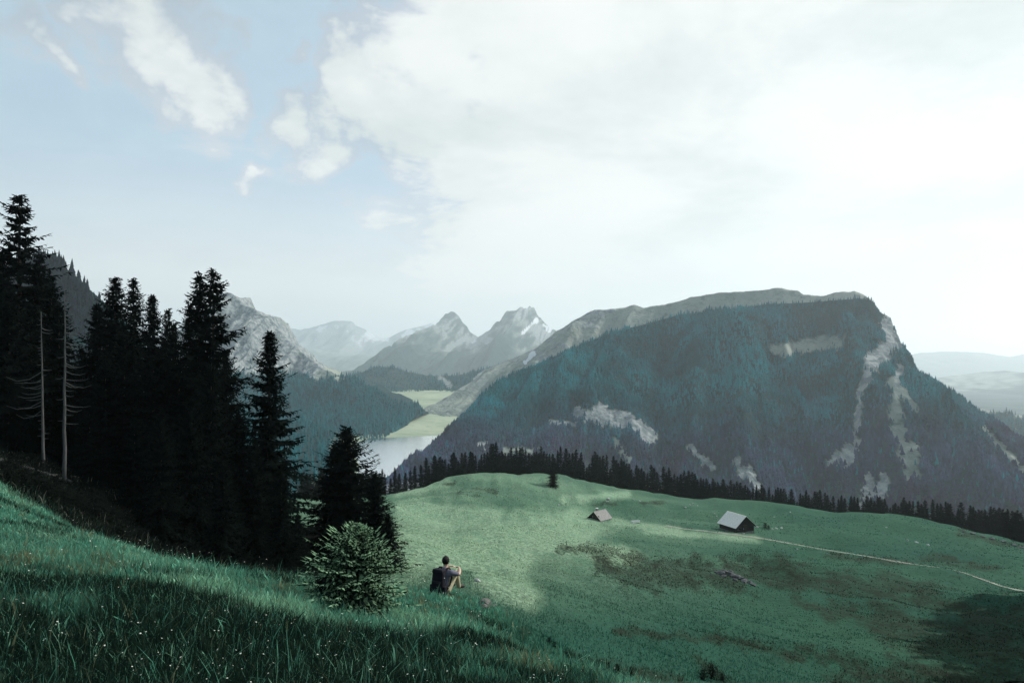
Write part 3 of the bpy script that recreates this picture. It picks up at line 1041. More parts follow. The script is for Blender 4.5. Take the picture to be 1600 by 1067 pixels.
for px, top, d, kd, wd in ((296, 470, 60, 1, 0.9), (272, 500, 58, 0, 0.9), (352, 545, 56, 4, 0.75), (330, 570, 50, 4, 0.8), (372, 640, 54, 4, 0.75), (300, 620, 48, 4, 0.8), (252, 640, 46, 4, 0.85), (210, 650, 47, 4, 0.8),
                           (398, 690, 50, 4, 0.85), (440, 740, 47, 4, 0.9), (465, 800, 48, 4, 1.0), (350, 720, 44, 4, 0.9)):
    tree_px(px, top, 0, d, kd, EL, EG, wd)
tree_px(421, 512, 0, 54, 0, 'slender spruce standing out against the valley between the wood and the lake', wide=1.32)
tree_px(541, 665, 0, 58, 4, 'broad dark spruce standing before the lake, left of the seated person', wide=1.6)
tree_px(522, 690, 0, 60, 2, 'slim dark spruce pressed against the broad spruce before the lake', wide=1.5)
tree_px(586, 738, 0, 56, 4, 'shorter dark spruce at the foot of the broad spruce before the lake', wide=1.25)
tree_px(606, 800, 0, 55, 4, 'lowest bushy spruce leaning out of the clump before the lake', wide=1.3)
# solitary tree on the crown of the pasture
p = on(864, 760)
spruce(p, 9.0, 4, 'solitary small spruce on top of the pasture knoll', None, 1.0, 1.1)

# belt of spruces behind the edge of the pasture
random.seed(21)
BG = 'belt of spruces beyond the pasture edge'
BL = 'small dark spruce in the belt of trees beyond the pasture edge'


def belt(px, over, top):
    u = (px - HX) / F
    d = float(np.interp(u, RU, RD)) + over
    p = at(px, d)
    H = (HY - top) / F * d - p.z
    if H < 6:
        return
    H = min(H, 34)
    spruce((p.x, p.y, p.z - 0.2), H, random.choice((0, 1, 1, 3)), BL, BG, None, random.uniform(1.1, 1.6))


belt_top = [(400, 745), (480, 740), (560, 742), (600, 745), (618, 742), (632, 752), (650, 738), (664, 726), (700, 720), (745, 716), (775, 702), (800, 712), (850, 708), (900, 712), (950, 722), (1000, 730),
            (1060, 742), (1120, 752), (1200, 768), (1280, 775), (1340, 782), (1400, 785), (1480, 792), (1560, 800), (1640, 812), (1700, 820)]
btx = np.array([b[0] for b in belt_top], float)
bty = np.array([b[1] + (3 if b[0] > 1050 else 0) for b in belt_top], float)
x = 470.0
while x < 1640:
    g = random.uniform(3.2, 5.6)
    if 598 < x < 660:
        g = random.uniform(5, 10)
    x += g
    belt(x, random.uniform(10, 48), float(np.interp(x, btx, bty)) + abs(random.gauss(0, 13)) - 14)

# unseen spruces added to cast shade across the pasture and the near slope
SHL = 'unseen tall spruce added to shade the near slope and lower pasture'
SHG = 'unseen spruces added to shade the lower pasture'
SHADERS = [(18, 14, 30, 1), (15, 9, 29, 0), (23, 16, 32, 1), (20, 8, 31, 0), (26, 11, 32, 2), (14, 3.5, 27, 1), (21, 3, 30, 0),
           ]
for k in range(17):
    yy_ = 40 + k * 5.4
    SHADERS.append((0.84 * yy_ + 6 + (k * 37 % 4), yy_, 33 + (k * 13 % 6), (0, 2)[k % 2]))
    SHADERS.append((0.90 * yy_ + 13 + (k * 29 % 5), yy_ + 2, 34 + (k * 17 % 5), (2, 4)[k % 2]))
for k in range(30):
    SHADERS.append((108 + (k * 7 % 31), 62 + (k * 11 % 63), 31 + k % 6, (0, 2, 4)[k % 3]))
for sx, sy, h, kd in SHADERS:
    spruce((sx, sy, gz(sx, sy) - 0.2), h, kd, SHL, SHG, None, 1.0 if sy > 30 else 0.8)

# ------------------------------------------------------------------ young spruce bush with pale new shoots
p = on(560, 952)
YS = empty('young_spruce', (p.x, p.y, p.z - 0.05))
tag(YS, 'bushy young spruce with pale green new shoots beside the seated person', 'tree')
H_y = 1.0 * (952 - 826) / F * p.y * 1.02
link('trunk', trunk_mesh(H_y, 0.05), M_TRUNK, YS)
link('crown', spruce_mesh(H_y * 1.06, 1.55, 611, 38, 18, 0.03, 14, 0.095, tip=(0.36, 0.58, 0.35), dcol=(0.010, 0.020, 0.015), power=0.82, side=(math.pi, 0.15), lump=0.16), M_YOUNG, YS)
# a low dark skirt of boughs on its shaded side
p2 = on(510, 935)
YB = empty('spruce_skirt', (p2.x, p2.y, p2.z - 0.05))
tag(YB, 'low dark skirt of boughs at the shaded foot of the young spruce', 'shrub')
link('crown', spruce_mesh(0.55, 0.75, 617, 14, 11, 0.02, 7, 0.15, dcol=(0.013, 0.018, 0.016), power=0.5), M_YOUNG, YB)
link('trunk', trunk_mesh(0.5, 0.03), M_TRUNK, YB)

# ------------------------------------------------------------------ bleached dead trunks and fallen wood


def snag(px, top, base_px, dist, label, seed, sidefn, lean, rad, f0=0.1):
    rg = random.Random(seed)
    p = at(px, dist)
    H = (HY - top) / F * dist - p.z
    e = empty('dead_tree', (p.x, p.y, p.z))
    tag(e, label, 'dead tree')
    n = 10
    cx = [lean * H * (i / n) + rg.gauss(0, 0.02) for i in range(n + 1)]
    mb = MB()
    mb.tube([(cx[i], 0, -0.5 + (H + 0.5) * i / n) for i in range(n + 1)], [rad * (1 - 0.85 * i / n) for i in range(n + 1)], 8)
    mb.build('trunk', M_DEAD, e, True)
    z = H * f0
    while z < H * 0.97:
        z += rg.uniform(0.14, 0.45) * H / 13
        if z > H * 0.97:
            break
        L = sidefn(z / H, rg)
        if abs(L) < 0.15:
            continue
        x0 = np.interp(z / H, np.linspace(0, 1, n + 1), cx)
        dy = rg.uniform(-0.5, 0.5) * abs(L)
        dr = rg.uniform(0.05, 0.3) * abs(L)
        pts = [(x0, 0, z), (x0 + L * 0.35, dy * .35, z - dr * 0.8), (x0 + L * 0.7, dy * .7, z - dr), (x0 + L, dy, z - dr * 0.55)]
        MB().tube(pts, [0.034, 0.026, 0.018, 0.006], 4).build('branch', M_DEAD, e)
    return e


snag(101, 450, 750, 45, 'taller bleached dead trunk with short bare branches in front of the wood', 5,
     lambda f, rg: rg.uniform(0.7, 1.6) * (1 if rg.uniform(0, 1) < 0.88 else -0.6) * (1.0 if f < 0.8 else 0.4), 0.0, 0.13, 0.28)
snag(67, 487, 705, 46, 'shorter bleached dead trunk with long drooping bare branches', 8,
     lambda f, rg: -rg.uniform(1.0, 2.6) * (1 if 0.35 < f < 0.65 else 0.15) if rg.uniform(0, 1) < 0.8 else rg.uniform(0.4, 1.0), -0.01, 0.11, 0.2)


def lying_log(pa, pb, r0, r1, label, mat, name='fallen_log', lift=0.6):
    a, b = Vector(pa), Vector(pb)
    n = 7
    pts = []
    for i in range(n + 1):
        q = a.lerp(b, i / n)
        q.z = (a.z + (b.z - a.z) * i / n)
        pts.append(q)
    mx_ = max(gz(q.x, q.y) - q.z for q in pts)
    mn_ = np.mean([gz(q.x, q.y) - q.z for q in pts])
    off = 0.5 * mx_ + 0.5 * mn_ + lift * r0
    e = empty(name, (a.x, a.y, a.z + off))
    tag(e, label, 'log')
    mb = MB()
    rg = random.Random(3)
    mb.tube([(q.x - a.x + rg.gauss(0, r0 * .1), q.y - a.y, q.z - a.z) for q in pts], [r0 + (r1 - r0) * i / n + rg.uniform(-.08, .08) * r0 for i in range(n + 1)], 9)
    mb.build('trunk', mat, e, True)
    for k in (2, 4, 5):
        q = pts[k]
        L = r0 * rg.uniform(2.5, 5)
        MB().tube([(q.x - a.x, q.y - a.y, q.z - a.z), (q.x - a.x + 0.4 * L, q.y - a.y - 0.3 * L, q.z - a.z + 0.8 * L)], [r0 * .25, r0 * .1], 5).build('branch_stub', mat, e)
    return e


lying_log(on(-20, 718), on(112, 757), 0.16, 0.10, 'long pale fallen trunk lying at the edge of the wood below the dead trees', M_DEAD)
lying_log(on(449, 940), on(492, 952), 0.045, 0.03, 'short weathered log lying in the grass beside the young spruce', M_DEAD)
lying_log(on(185, 750, 30), on(60, 738, 30), 0.07, 0.04, 'thin broken branch lying in the brush under the dead trees', M_LOG)


def post(px, py, h, tilt, label, group=None):
    p = on(px, py)
    e = empty('fence_post', (p.x, p.y, p.z))
    tag(e, label, 'post', group)
    mb = MB()
    mb.tube([(0, 0, -0.3), (tilt * h * .5, 0, h * .5), (tilt * h, 0, h)], [0.075, 0.07, 0.06], 7)
    mb.build('stake', M_TIMBER, e, True)
    MB().tube([(tilt * h * .97, 0, h * .985), (tilt * h, 0, h * 1.03)], [0.063, 0.02], 7).build('pointed_tip', M_TIMBER, e)


post(516, 884, 1.5, 0.0, 'upright dark wooden fence post between the wood and the young spruce')
post(501, 873, 0.45, 0.3, 'short leaning stump of a fence post beside the upright post', 'broken posts')
post(507, 873, 0.5, 0.35, 'short leaning stump of a fence post beside the upright post', 'broken posts')

# ------------------------------------------------------------------ rocks


def rock_mesh(seed, sx, sy, sz):
    bm = bmesh.new()
    bmesh.ops.create_icosphere(bm, subdivisions=2, radius=1.0)
    rg = np.random.default_rng(seed)
    pl = [(rg.normal(0, 1, 3), rg.uniform(0.55, 0.9)) for _ in range(9)]
    for v in bm.verts:
        co = np.array(v.co)
        for n, d in pl:
            n = n / np.linalg.norm(n)
            k = co @ n
            if k > d:
                co = co - n * (k - d)
        co = co * (1 + rg.normal(0, 0.03))
        v.co = (co[0] * sx, co[1] * sy, co[2] * sz)
    me = bpy.data.meshes.new('rock')
    bm.to_mesh(me)
    bm.free()
    return me


RK = [rock_mesh(50 + k, 1.0, 0.8, 0.65) for k in range(5)]
nrock = [0]


def rock(px, py, size, label, group=None, mat=M_ROCK, squash=1.0):
    p = on(px, py)
    k = nrock[0]
    nrock[0] += 1
    me = RK[k % 5]
    if me.materials and me.materials[0] != mat:
        me = me.copy()
        me.materials.clear()
    o = link('rock', me, mat)
    o.location = (p.x, p.y, p.z + size * 0.2 * squash)
    o.scale = (size, size, size * squash)
    o.rotation_euler = (0, 0, k * 1.9)
    tag(o, label, 'rock', group)
    return o


rock(746, 908, 0.28, 'small pale rock lying alone on the pasture right of the seated person')
PG = 'stones of the pile below the seated person'
for dx, dy, s in ((758, 948, .26), (764, 945, .3), (770, 949, .22), (767, 943, .18), (755, 951, .16), (774, 946, .16)):
    rock(dx, dy, s, 'weathered stone in the little heap below the seated person', PG, M_LOG)
BGk = 'white rocks beside the barn'
for dx, dy, s in ((1207, 827, .45), (1213, 826, .5), (1221, 825.5, .6), (1183, 824, .5)):
    rock(dx, dy, s, 'white rock on the grass beyond the big barn', BGk)
for dx, dy, s in ((1154, 832, .35), (1167, 831, .4), (1162, 834, .35)):
    rock(dx, dy, s, 'pale rock lying against the dark gable of the big barn', 'rocks at the barn gable')
FG = 'pale stones dotted over the far pasture'
random.seed(5)
for dx, dy, s in ((951, 780, .8), (949, 784, .5), (873, 789, .4), (990, 781, .45), (1000, 783, .4), (1071, 793, .5), (1078, 789, .4), (1083, 788, .5), (1090, 790, .35), (1116, 803, .35), (1120, 807, .35), (662, 787, .35),
                  (1246, 858, .3), (1418, 803, .5), (1432, 806, .6), (1450, 810, .5), (1385, 824, .35), (1210, 808, .3), (1235, 800, .3), (930, 779, .4)):
    rock(dx, dy, s, 'small pale limestone rock lying on the far pasture', FG)
OG = 'blocks of the grey outcrop'
for dx, dy, s, q in ((1120, 895, .55, .9), (1126, 897, .8, .9), (1132, 895, .7, 1.0), (1137, 898, 1.0, .9), (1144, 899, .75, .9), (1141, 894, .6, .9), (1150, 902, .9, .7), (1158, 905, .6, .8), (1163, 909, .8, .7),
                     (1171, 911, .55, .8), (1177, 914, .6, .7), (1131, 901, .5, .8), (1149, 907, .45, .8)):
    rock(dx, dy, s, 'grey limestone block of the outcrop in the dark peaty hollow', OG, M_DROCK, q)
OG2 = 'rocks of the bank'
for dx, dy, s in ((1505, 831, .9), (1520, 834, 1.0), (1535, 838, .9), (1550, 842, 1.1), (1568, 847, 1.0), (1585, 852, 1.1), (1596, 856, .9)):
    rock(dx, dy, s, 'dark rock of the eroded bank along the pasture edge', OG2, M_DROCK, 0.6)

# ------------------------------------------------------------------ track


def strip(name, path, width, off, mat, lift):
    pts = [Vector((a, b, 0)) for a, b in path]
    dense = []
    for a, b in zip(pts[:-1], pts[1:]):
        n = max(2, int((b - a).length / 0.9))
        dense += [a.lerp(b, i / n) for i in range(n)]
    dense.append(pts[-1])
    # smooth
    arr = np.array([(q.x, q.y) for q in dense])
    for _ in range(25):
        arr[1:-1] = 0.25 * arr[:-2] + 0.5 * arr[1:-1] + 0.25 * arr[2:]
    V, Fc = [], []
    for i in range(len(arr)):
        tv = arr[min(i + 1, len(arr) - 1)] - arr[max(i - 1, 0)]
        tv = tv / (np.linalg.norm(tv) + 1e-9)
        nv = np.array([-tv[1], tv[0]])
        wj = width * (0.8 + 0.4 * float(vnoise(np.array([i * .35]), np.array([off * 7.7]), 5)[0]))
        for k in range(4):
            q = arr[i] + nv * (off + wj * (k / 3 - 0.5))
            V.append((q[0], q[1], gz(q[0], q[1]) + lift))
        if i:
            for k in range(3):
                Fc.append((4 * i - 4 + k, 4 * i - 3 + k, 4 * i + 1 + k, 4 * i + k))
    return link(name, np_mesh(name, np.array(V), np.array(Fc), True), mat)


for off in (-0.75, 0.75):
    o = strip('track', TRACKP[1:], 0.62, off, M_TRACK, 0.10)
    tag(o, 'pale gravel rut of the farm track crossing the pasture', kind='structure')

# ------------------------------------------------------------------ alpine buildings


def barn(name, eave, apex, ridge_dir, width, length, wall_h, rise, p, label, roofmat, near_gable_left):
    """p: ground point at the middle of the visible gable foot; ridge_dir: horizontal direction from that gable into the building"""
    ang = math.atan2(ridge_dir[1], ridge_dir[0])
    e = empty(name, (p.x, p.y, p.z), ang)       # local +x runs along the ridge away from the gable, +y to its left
    tag(e, label, 'barn')
    W, Lg = width, length
    ov = 0.45
    sk = 1.6          # foundation skirt down the slope
    mb = MB()
    mb.prism([(-W / 2, -sk), (W / 2, -sk), (W / 2, 0.7), (-W / 2, 0.7)], 0, Lg, lambda a, b, d: (d, a, b))
    mb.build('foundation', M_STONEW, e)
    mb = MB()
    mb.prism([(-W / 2 + .05, 0.7), (W / 2 - .05, 0.7), (W / 2 - .05, wall_h), (0, wall_h + rise), (-W / 2 + .05, wall_h)], 0.05, Lg - 0.05, lambda a, b, d: (d, a, b))
    mb.build('wall', M_TIMBER, e)
    sl = math.hypot(W / 2, rise)
    for sgn, nm in ((1, 'roof'), (-1, 'roof')):
        # each slope is its own slab with courses of shingle
        rf = empty_part = None
        ax, az_ = sgn * W / 2, -rise
        nx, nz = rise / sl * sgn, (W / 2) / sl
        ex, ez = sgn * (W / 2) / sl, -rise / sl
        k = 1 + ov / sl
        th = 0.10
        a0 = (0.0, wall_h + rise + 0.03)
        a1 = (ex * sl * k, wall_h + rise + 0.03 + ez * sl * k)
        mb = MB()
        mb.prism([a0, a1, (a1[0] + nx * th, a1[1] + nz * th), (a0[0], a0[1] + th / max(nz, .3))], -ov, Lg + ov, lambda a, b, d: (d, a, b))
        rf = mb.build('roof', M_TIMBER, e)
        nc = 9
        for c_ in range(nc):
            q0, q1 = c_ / nc, (c_ + 1.12) / nc
            q1 = min(q1, 1.02)
            b0 = (ex * sl * k * q0 + nx * (th + 0.004), a0[1] + ez * sl * k * q0 + nz * (th + 0.004))
            b1 = (ex * sl * k * q1 + nx * (th + 0.05), a0[1] + ez * sl * k * q1 + nz * (th + 0.05))
            mb = MB()
            mb.prism([b0, b1, (b1[0] + nx * .035, b1[1] + nz * .035), (b0[0] + nx * .02, b0[1] + nz * .02)], -ov - .03, Lg + ov + .03, lambda a, b, d: (d, a, b))
            mb.build('shingle_course', roofmat, rf)
    mb = MB()
    mb.box(Lg / 2, 0, wall_h + rise + 0.2, Lg + 2 * ov + .1, 0.28, 0.08)
    mb.build('ridge_cap', roofmat, e)
    d = MB().box(-0.02, 0.0, 0.7 + 0.95, 0.10, 1.5, 1.9).build('door', M_TRUNK, e)
    MB().box(-0.09, 0.6, 1.6, 0.05, 0.06, 0.3).build('handle', M_METAL, d)
    for yy in (-W * 0.3, W * 0.3):
        wn = MB().box(-0.0, yy, 1.75, 0.09, 0.7, 0.6).build('window', M_TRUNK, e)
        MB().box(-0.055, yy, 1.75, 0.03, 0.54, 0.44).build('pane', M_PANE, wn)
    return e


pa = on(1144, 833)
pb = on(1184, 832)
pm = (pa + pb) / 2
pm.z = min(pa.z, pb.z) + 0.3
barn('barn', 0, 0, (-0.40, 0.92), 6.6, 6.8, 2.2, 2.7, pm, 'larger dark timber barn with pale shingle roof beside the gravel track', M_SHINGLE, False)
pc = on(929, 811)
pc.z -= 0.9
hut = barn('alpine_hut', 0, 0, (0.72, 0.69), 4.4, 4.6, 1.0, 1.9, pc, 'small low hut with brownish shingle roof half hidden by the pasture swell', M_SHINGLE2, True)
ch = MB().box(2.2, 0.9, 2.85, 0.5, 0.5, 1.5).build('chimney', M_STONEW, hut)
MB().box(2.2, 0.9, 3.64, 0.66, 0.66, 0.10).build('chimney_cap', M_METAL, ch)
# galvanised trough lying on the slope
p = on(993, 817)
e = empty('water_trough', (p.x, p.y, p.z), 0.5)
tag(e, 'pale metal water trough standing on the pasture between hut and barn', 'trough')
for sg in (-1, 1):
    MB().box(0, sg * .42, .42, 2.6, .05, .6).build('side', M_METAL, e)
    MB().box(sg * 1.275, 0, .42, .05, .79, .6).build('end', M_METAL, e)
MB().box(0, 0, .2, 2.5, .79, .06).build('floor', M_METAL, e)
for sx_ in (-1, 1):
    MB().box(sx_ * .95, 0, .02, .18, .7, .36).build('foot', M_STONEW, e)

# ------------------------------------------------------------------ grass


def blades(name, x, y, z, h, wd, lean, col, mat, seed, label, cat='grass', tipc=1.8):
    rg = np.random.default_rng(seed)
    n = len(x)
    az = rg.uniform(0, 6.28, n)
    fa = az + 1.57 + rg.normal(0, .6, n)
    sx, sy = np.cos(fa) * wd * .5, np.sin(fa) * wd * .5
    lx, ly = np.cos(az) * lean * h, np.sin(az) * lean * h
    V = np.zeros((n, 5, 3))
    b = np.c_[x, y, z - 0.03]
    V[:, 0] = b + np.c_[sx, sy, 0 * sx]
    V[:, 1] = b - np.c_[sx, sy, 0 * sx]
    m = b + np.c_[lx * .35, ly * .35, h * .58]
    V[:, 2] = m - np.c_[sx, sy, 0 * sx] * .8
    V[:, 3] = m + np.c_[sx, sy, 0 * sx] * .8
    V[:, 4] = b + np.c_[lx, ly, h * (1 - .35 * lean ** 2)]
    C = np.repeat(col[:, None, :], 5, 1)
    C[:, 4] *= tipc
    off = (np.arange(n) * 5)[:, None, None]
    T = (np.array([(0, 1, 2), (0, 2, 3), (3, 2, 4)])[None] + off).reshape(-1, 3)
    me = np_mesh(name, V.reshape(-1, 3), T, False, None, {'tint': C.reshape(-1, 3)})
    return tag(link(name, me, mat), label, cat, kind='stuff')


def mesh_h(x, y):
    """height of the meadow mesh by bilinear lookup of its grid"""
    i = np.clip(np.searchsorted(gx, x) - 1, 0, len(gx) - 2)
    j = np.clip(np.searchsorted(gy, y) - 1, 0, len(gy) - 2)
    fu = (x - gx[i]) / (gx[i + 1] - gx[i])
    fv = (y - gy[j]) / (gy[j + 1] - gy[j])
    return (GZ[i, j] * (1 - fu) + GZ[i + 1, j] * fu) * (1 - fv) + (GZ[i, j + 1] * (1 - fu) + GZ[i + 1, j + 1] * fu) * fv


NB = 400000
rg = np.random.default_rng(99)
dd = 4.2 * (34 / 4.2) ** rg.uniform(0, 1, NB) ** 0.8
uu = rg.uniform(-0.86, 0.62, NB)
gxp, gyp = uu * dd, dd
# clumping
gxp = gxp + (fbm(gxp / .5, gyp / .5, 2, 131)) * 0.22
gyp = gyp + (fbm(gxp / .5, gyp / .5, 2, 132)) * 0.22
so = signed_out(gxp, gyp)
keep = (so < 0.9 + 0.8 * fbm(gxp, gyp, 2, 133)) | ((gxp < -10) & (so < 9) & (rg.uniform(0, 1, NB) < .7))
patch = fbm(gxp / 2.2, gyp / 2.2, 3, 140)
keep &= rg.uniform(0, 1, NB) < np.clip(1.05 + patch * 0.9, 0.25, 1)
# leave room for the seated person
pp = Vector((-1.80, 18.5, 0))
keep &= np.hypot(gxp - pp.x - .1, gyp - pp.y - .1) > 0.42
gxp, gyp, dd, patch, so = gxp[keep], gyp[keep], dd[keep], patch[keep], so[keep]
n = len(gxp)
gh = rg.gamma(3.2, 0.044, n) * (0.75 + 0.55 * np.clip(patch + .3, 0, 1)) + 0.08
gh *= 0.8 + 0.35 * sstep(10, 5, dd)
gw = np.maximum(0.007, 0.00085 * dd) * rg.uniform(.7, 1.4, n)
hue = rg.uniform(0, 1, n)
c0 = np.array([0.066, 0.212, 0.148])
c1 = np.array([0.200, 0.380, 0.250])
c2 = np.array([0.130, 0.145, 0.080])
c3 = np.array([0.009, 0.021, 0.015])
sel = fbm(gxp / 1.4, gyp / 1.4, 3, 150)
col = c0[None] * np.ones((n, 1))
k = np.clip(sstep(-.1, .7, sel) * .75 + (hue > .85) * .4, 0, 1)[:, None]
col = col * (1 - k) + c1 * k
dry = ((hue < .10) | ((sel < -0.42) & (hue < .5)))[:, None]
col = np.where(dry, c2, col)
dark = sstep(.05, .45, -fbm(gxp / 3.0, gyp / 1.6, 4, 160, .65) + 0.55 * sstep(14, 7, dd) * sstep(3, -3, gxp) + 0.36 * sstep(8.5, 5.5, dd))[:, None] * (rg.uniform(0, 1, n) < .9)[:, None]  # dark patches, plus painted shade on the nearest grass toward the left
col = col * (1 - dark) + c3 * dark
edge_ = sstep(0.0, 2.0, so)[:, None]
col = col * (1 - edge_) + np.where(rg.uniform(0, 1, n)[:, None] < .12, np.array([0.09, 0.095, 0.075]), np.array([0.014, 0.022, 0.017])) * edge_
col *= rg.uniform(.6, 1.35, n)[:, None]
herb = rg.uniform(0, 1, n) < .14
col = np.where(herb[:, None], col * 1.3 + np.array([.01, .015, .01]), col)
gw = np.where(herb, gw * 4.0, gw)
gh = np.where(herb, gh * .75, gh)
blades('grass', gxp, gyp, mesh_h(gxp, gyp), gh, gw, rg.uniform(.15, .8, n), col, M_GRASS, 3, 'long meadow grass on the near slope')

# short turf texture over the pasture
NT2 = 230000
dd = 14 * (235 / 14) ** rg.uniform(0, 1, NT2)
uu = rg.uniform(-0.40, 0.80, NT2)
gxp, gyp = uu * dd, dd
so = signed_out(gxp, gyp)
gpx, gpy = proj(gxp, gyp, mesh_h(gxp, gyp))
ii = np.clip(np.searchsorted(gx, gxp) - 1, 0, len(gx) - 2)
jj = np.clip(np.searchsorted(gy, gyp) - 1, 0, len(gy) - 2)
soil_shade_v = SOIL_SHADE.reshape(GX.shape)[ii, jj]
palev = PALE.reshape(GX.shape)[ii, jj]
woodv = WOOD.reshape(GX.shape)[ii, jj]
dr_ = np.interp(np.clip(uu, RU[0], RU[-1]), RU, RD)
pt = fbm(gxp / 6, gyp / 6, 3, 171)
keep = (so > 0.5) & (woodv < .5) & (gyp < dr_ + 3) & (rg.uniform(0, 1, NT2) < np.clip(.55 + pt, .12, 1))
gxp, gyp, dd, soil_shade_v, palev, pt = (a[keep] for a in (gxp, gyp, dd, soil_shade_v, palev, pt))
n = len(gxp)
gh = rg.gamma(5, .022, n) * (1 + .15 * soil_shade_v) + .03 + 0.0006 * dd
gw = np.maximum(.012, .0011 * dd) * rg.uniform(.6, 1.4, n)
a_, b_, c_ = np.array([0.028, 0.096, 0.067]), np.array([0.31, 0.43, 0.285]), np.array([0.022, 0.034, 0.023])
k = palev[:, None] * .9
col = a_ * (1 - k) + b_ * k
k = np.clip(soil_shade_v * 1.2 * (rg.uniform(0, 1, n) < .75) + (rg.uniform(0, 1, n) < .015), 0, 1)[:, None]
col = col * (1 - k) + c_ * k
col *= rg.uniform(.78, 1.22, n)[:, None]
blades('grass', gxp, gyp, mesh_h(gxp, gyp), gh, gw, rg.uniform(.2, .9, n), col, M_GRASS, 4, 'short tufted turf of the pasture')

# dark undergrowth with dead straw on the bank under the wood
n = 26000
ux, uy = rg.uniform(-40, -13, n), rg.uniform(30, 54, n)
kp = signed_out(ux, uy) > 0.5
ux, uy = ux[kp], uy[kp]
n = len(ux)
col = np.where(rg.uniform(0, 1, n)[:, None] < .10, np.array([0.085, 0.09, 0.075]), np.array([0.009, 0.016, 0.012])) * rg.uniform(.5, 1.5, n)[:, None]
blades('undergrowth', ux, uy, mesh_h(ux, uy), rg.gamma(4, .07, n) + .08, rg.uniform(.03, .075, n), rg.uniform(.2, 1.1, n), col, M_GRASS, 6, 'dark undergrowth with dead straw on the bank under the wood', 'undergrowth')

# small white flower heads in the long grass
NF = 900
dd = 5 * (26 / 5) ** rg.uniform(0, 1, NF)
uu = rg.uniform(-.8, .25, NF)
fx, fy = uu * dd, dd
so = signed_out(fx, fy)
cl = fbm(fx / 2.0, fy / 2.0, 2, 181)
kp = (so < .3) & (cl > -.15)
fx, fy = fx[kp], fy[kp]
fz = mesh_h(fx, fy) + rg.uniform(.22, .5, len(fx))
V, Fc = [], []
for a, b, c_ in zip(fx, fy, fz):
    r = random.uniform(.004, .009) * (0.6 + b / 16)
    tl = np.array([random.gauss(0, .3), random.gauss(0, .3)])
    n0 = len(V)
    V.append((a, b, c_))
    for k in range(6):
        an = k * 1.047
        V.append((a + r * math.cos(an), b + r * math.sin(an), c_ + r * (.35 + tl[0] * math.cos(an) + tl[1] * math.sin(an))))
    for k in range(6):
        Fc.append((n0, n0 + 1 + k, n0 + 1 + (k + 1) % 6))
tag(link('wildflowers', np_mesh('wildflowers', np.array(V), np.array(Fc)), M_PETAL), 'tiny white flower heads scattered through the long grass', 'flowers', kind='stuff')

# brush in front of the wood and along the lower bank
BR = [spruce_mesh(0.9, 0.8, 700 + k, 9, 8, 0.02, 5, 0.2, dcol=(0.008, 0.011, 0.009), power=0.4) for k in range(2)]


def brush(px, py, s, label, group, dmin=0.0):
    p = on(px, py, dmin)
    e = empty('shrub', (p.x, p.y, p.z - .05), random.uniform(0, 6.28), s)
    tag(e, label, 'shrub', group)
    link('crown', random.choice(BR), M_SPRUCE, e)
    MB().tube([(0, 0, -.1), (0.03, 0.02, .5)], [.03, .012], 5).build('stem', M_TRUNK, e)


random.seed(31)
for k in range(44):
    t_ = k / 43
    brush(-10 + 200 * t_ + random.uniform(-8, 8), 752 + 70 * t_ + random.uniform(-16, 4), random.uniform(.6, 1.1), 'low dark shrub of the brush between the long grass and the wood', 'brush along the wood edge', 18)
for k in range(64):
    bx_, by_ = random.uniform(-34, -17), random.uniform(35, 50)
    e = empty('shrub', (bx_, by_, gz(bx_, by_) - .05), random.uniform(0, 6.28), random.uniform(.7, 1.35))
    tag(e, 'low dark shrub on the shaded bank under the wood', 'shrub', 'shrubs on the bank under the wood')
    link('crown', random.choice(BR), M_SPRUCE, e)
    MB().tube([(0, 0, -.1), (0.03, 0.02, .5)], [.03, .012], 5).build('stem', M_TRUNK, e)
for px, py, s in ((1112, 1060, .95), (1098, 1062, .7), (1128, 1064, .6)):
    brush(px, py, s, 'dark leafy shrub on the lower pasture below the grassy bank', 'shrubs below the bank')
for px, py, s in ((886, 1034, .35), (905, 1028, .3), (920, 1034, .35), (935, 1040, .4), (950, 1046, .45), (965, 1050, .5), (985, 1054, .5), (858, 1003, .2), (866, 1010, .2)):
    brush(px, py, s, 'low dark heath clump along the lip of the grassy bank', 'heath along the bank')
for px, py, s in ((1196, 824, 1.6), (1201, 826, 1.2)):
    brush(px, py, s, 'dark shrub growing beside the big barn', 'shrubs at the barn')

# ------------------------------------------------------------------ seated person


def evaluated(o):
    dg = bpy.context.evaluated_depsgraph_get()
    me = bpy.data.meshes.new_from_object(o.evaluated_get(dg))
    return me


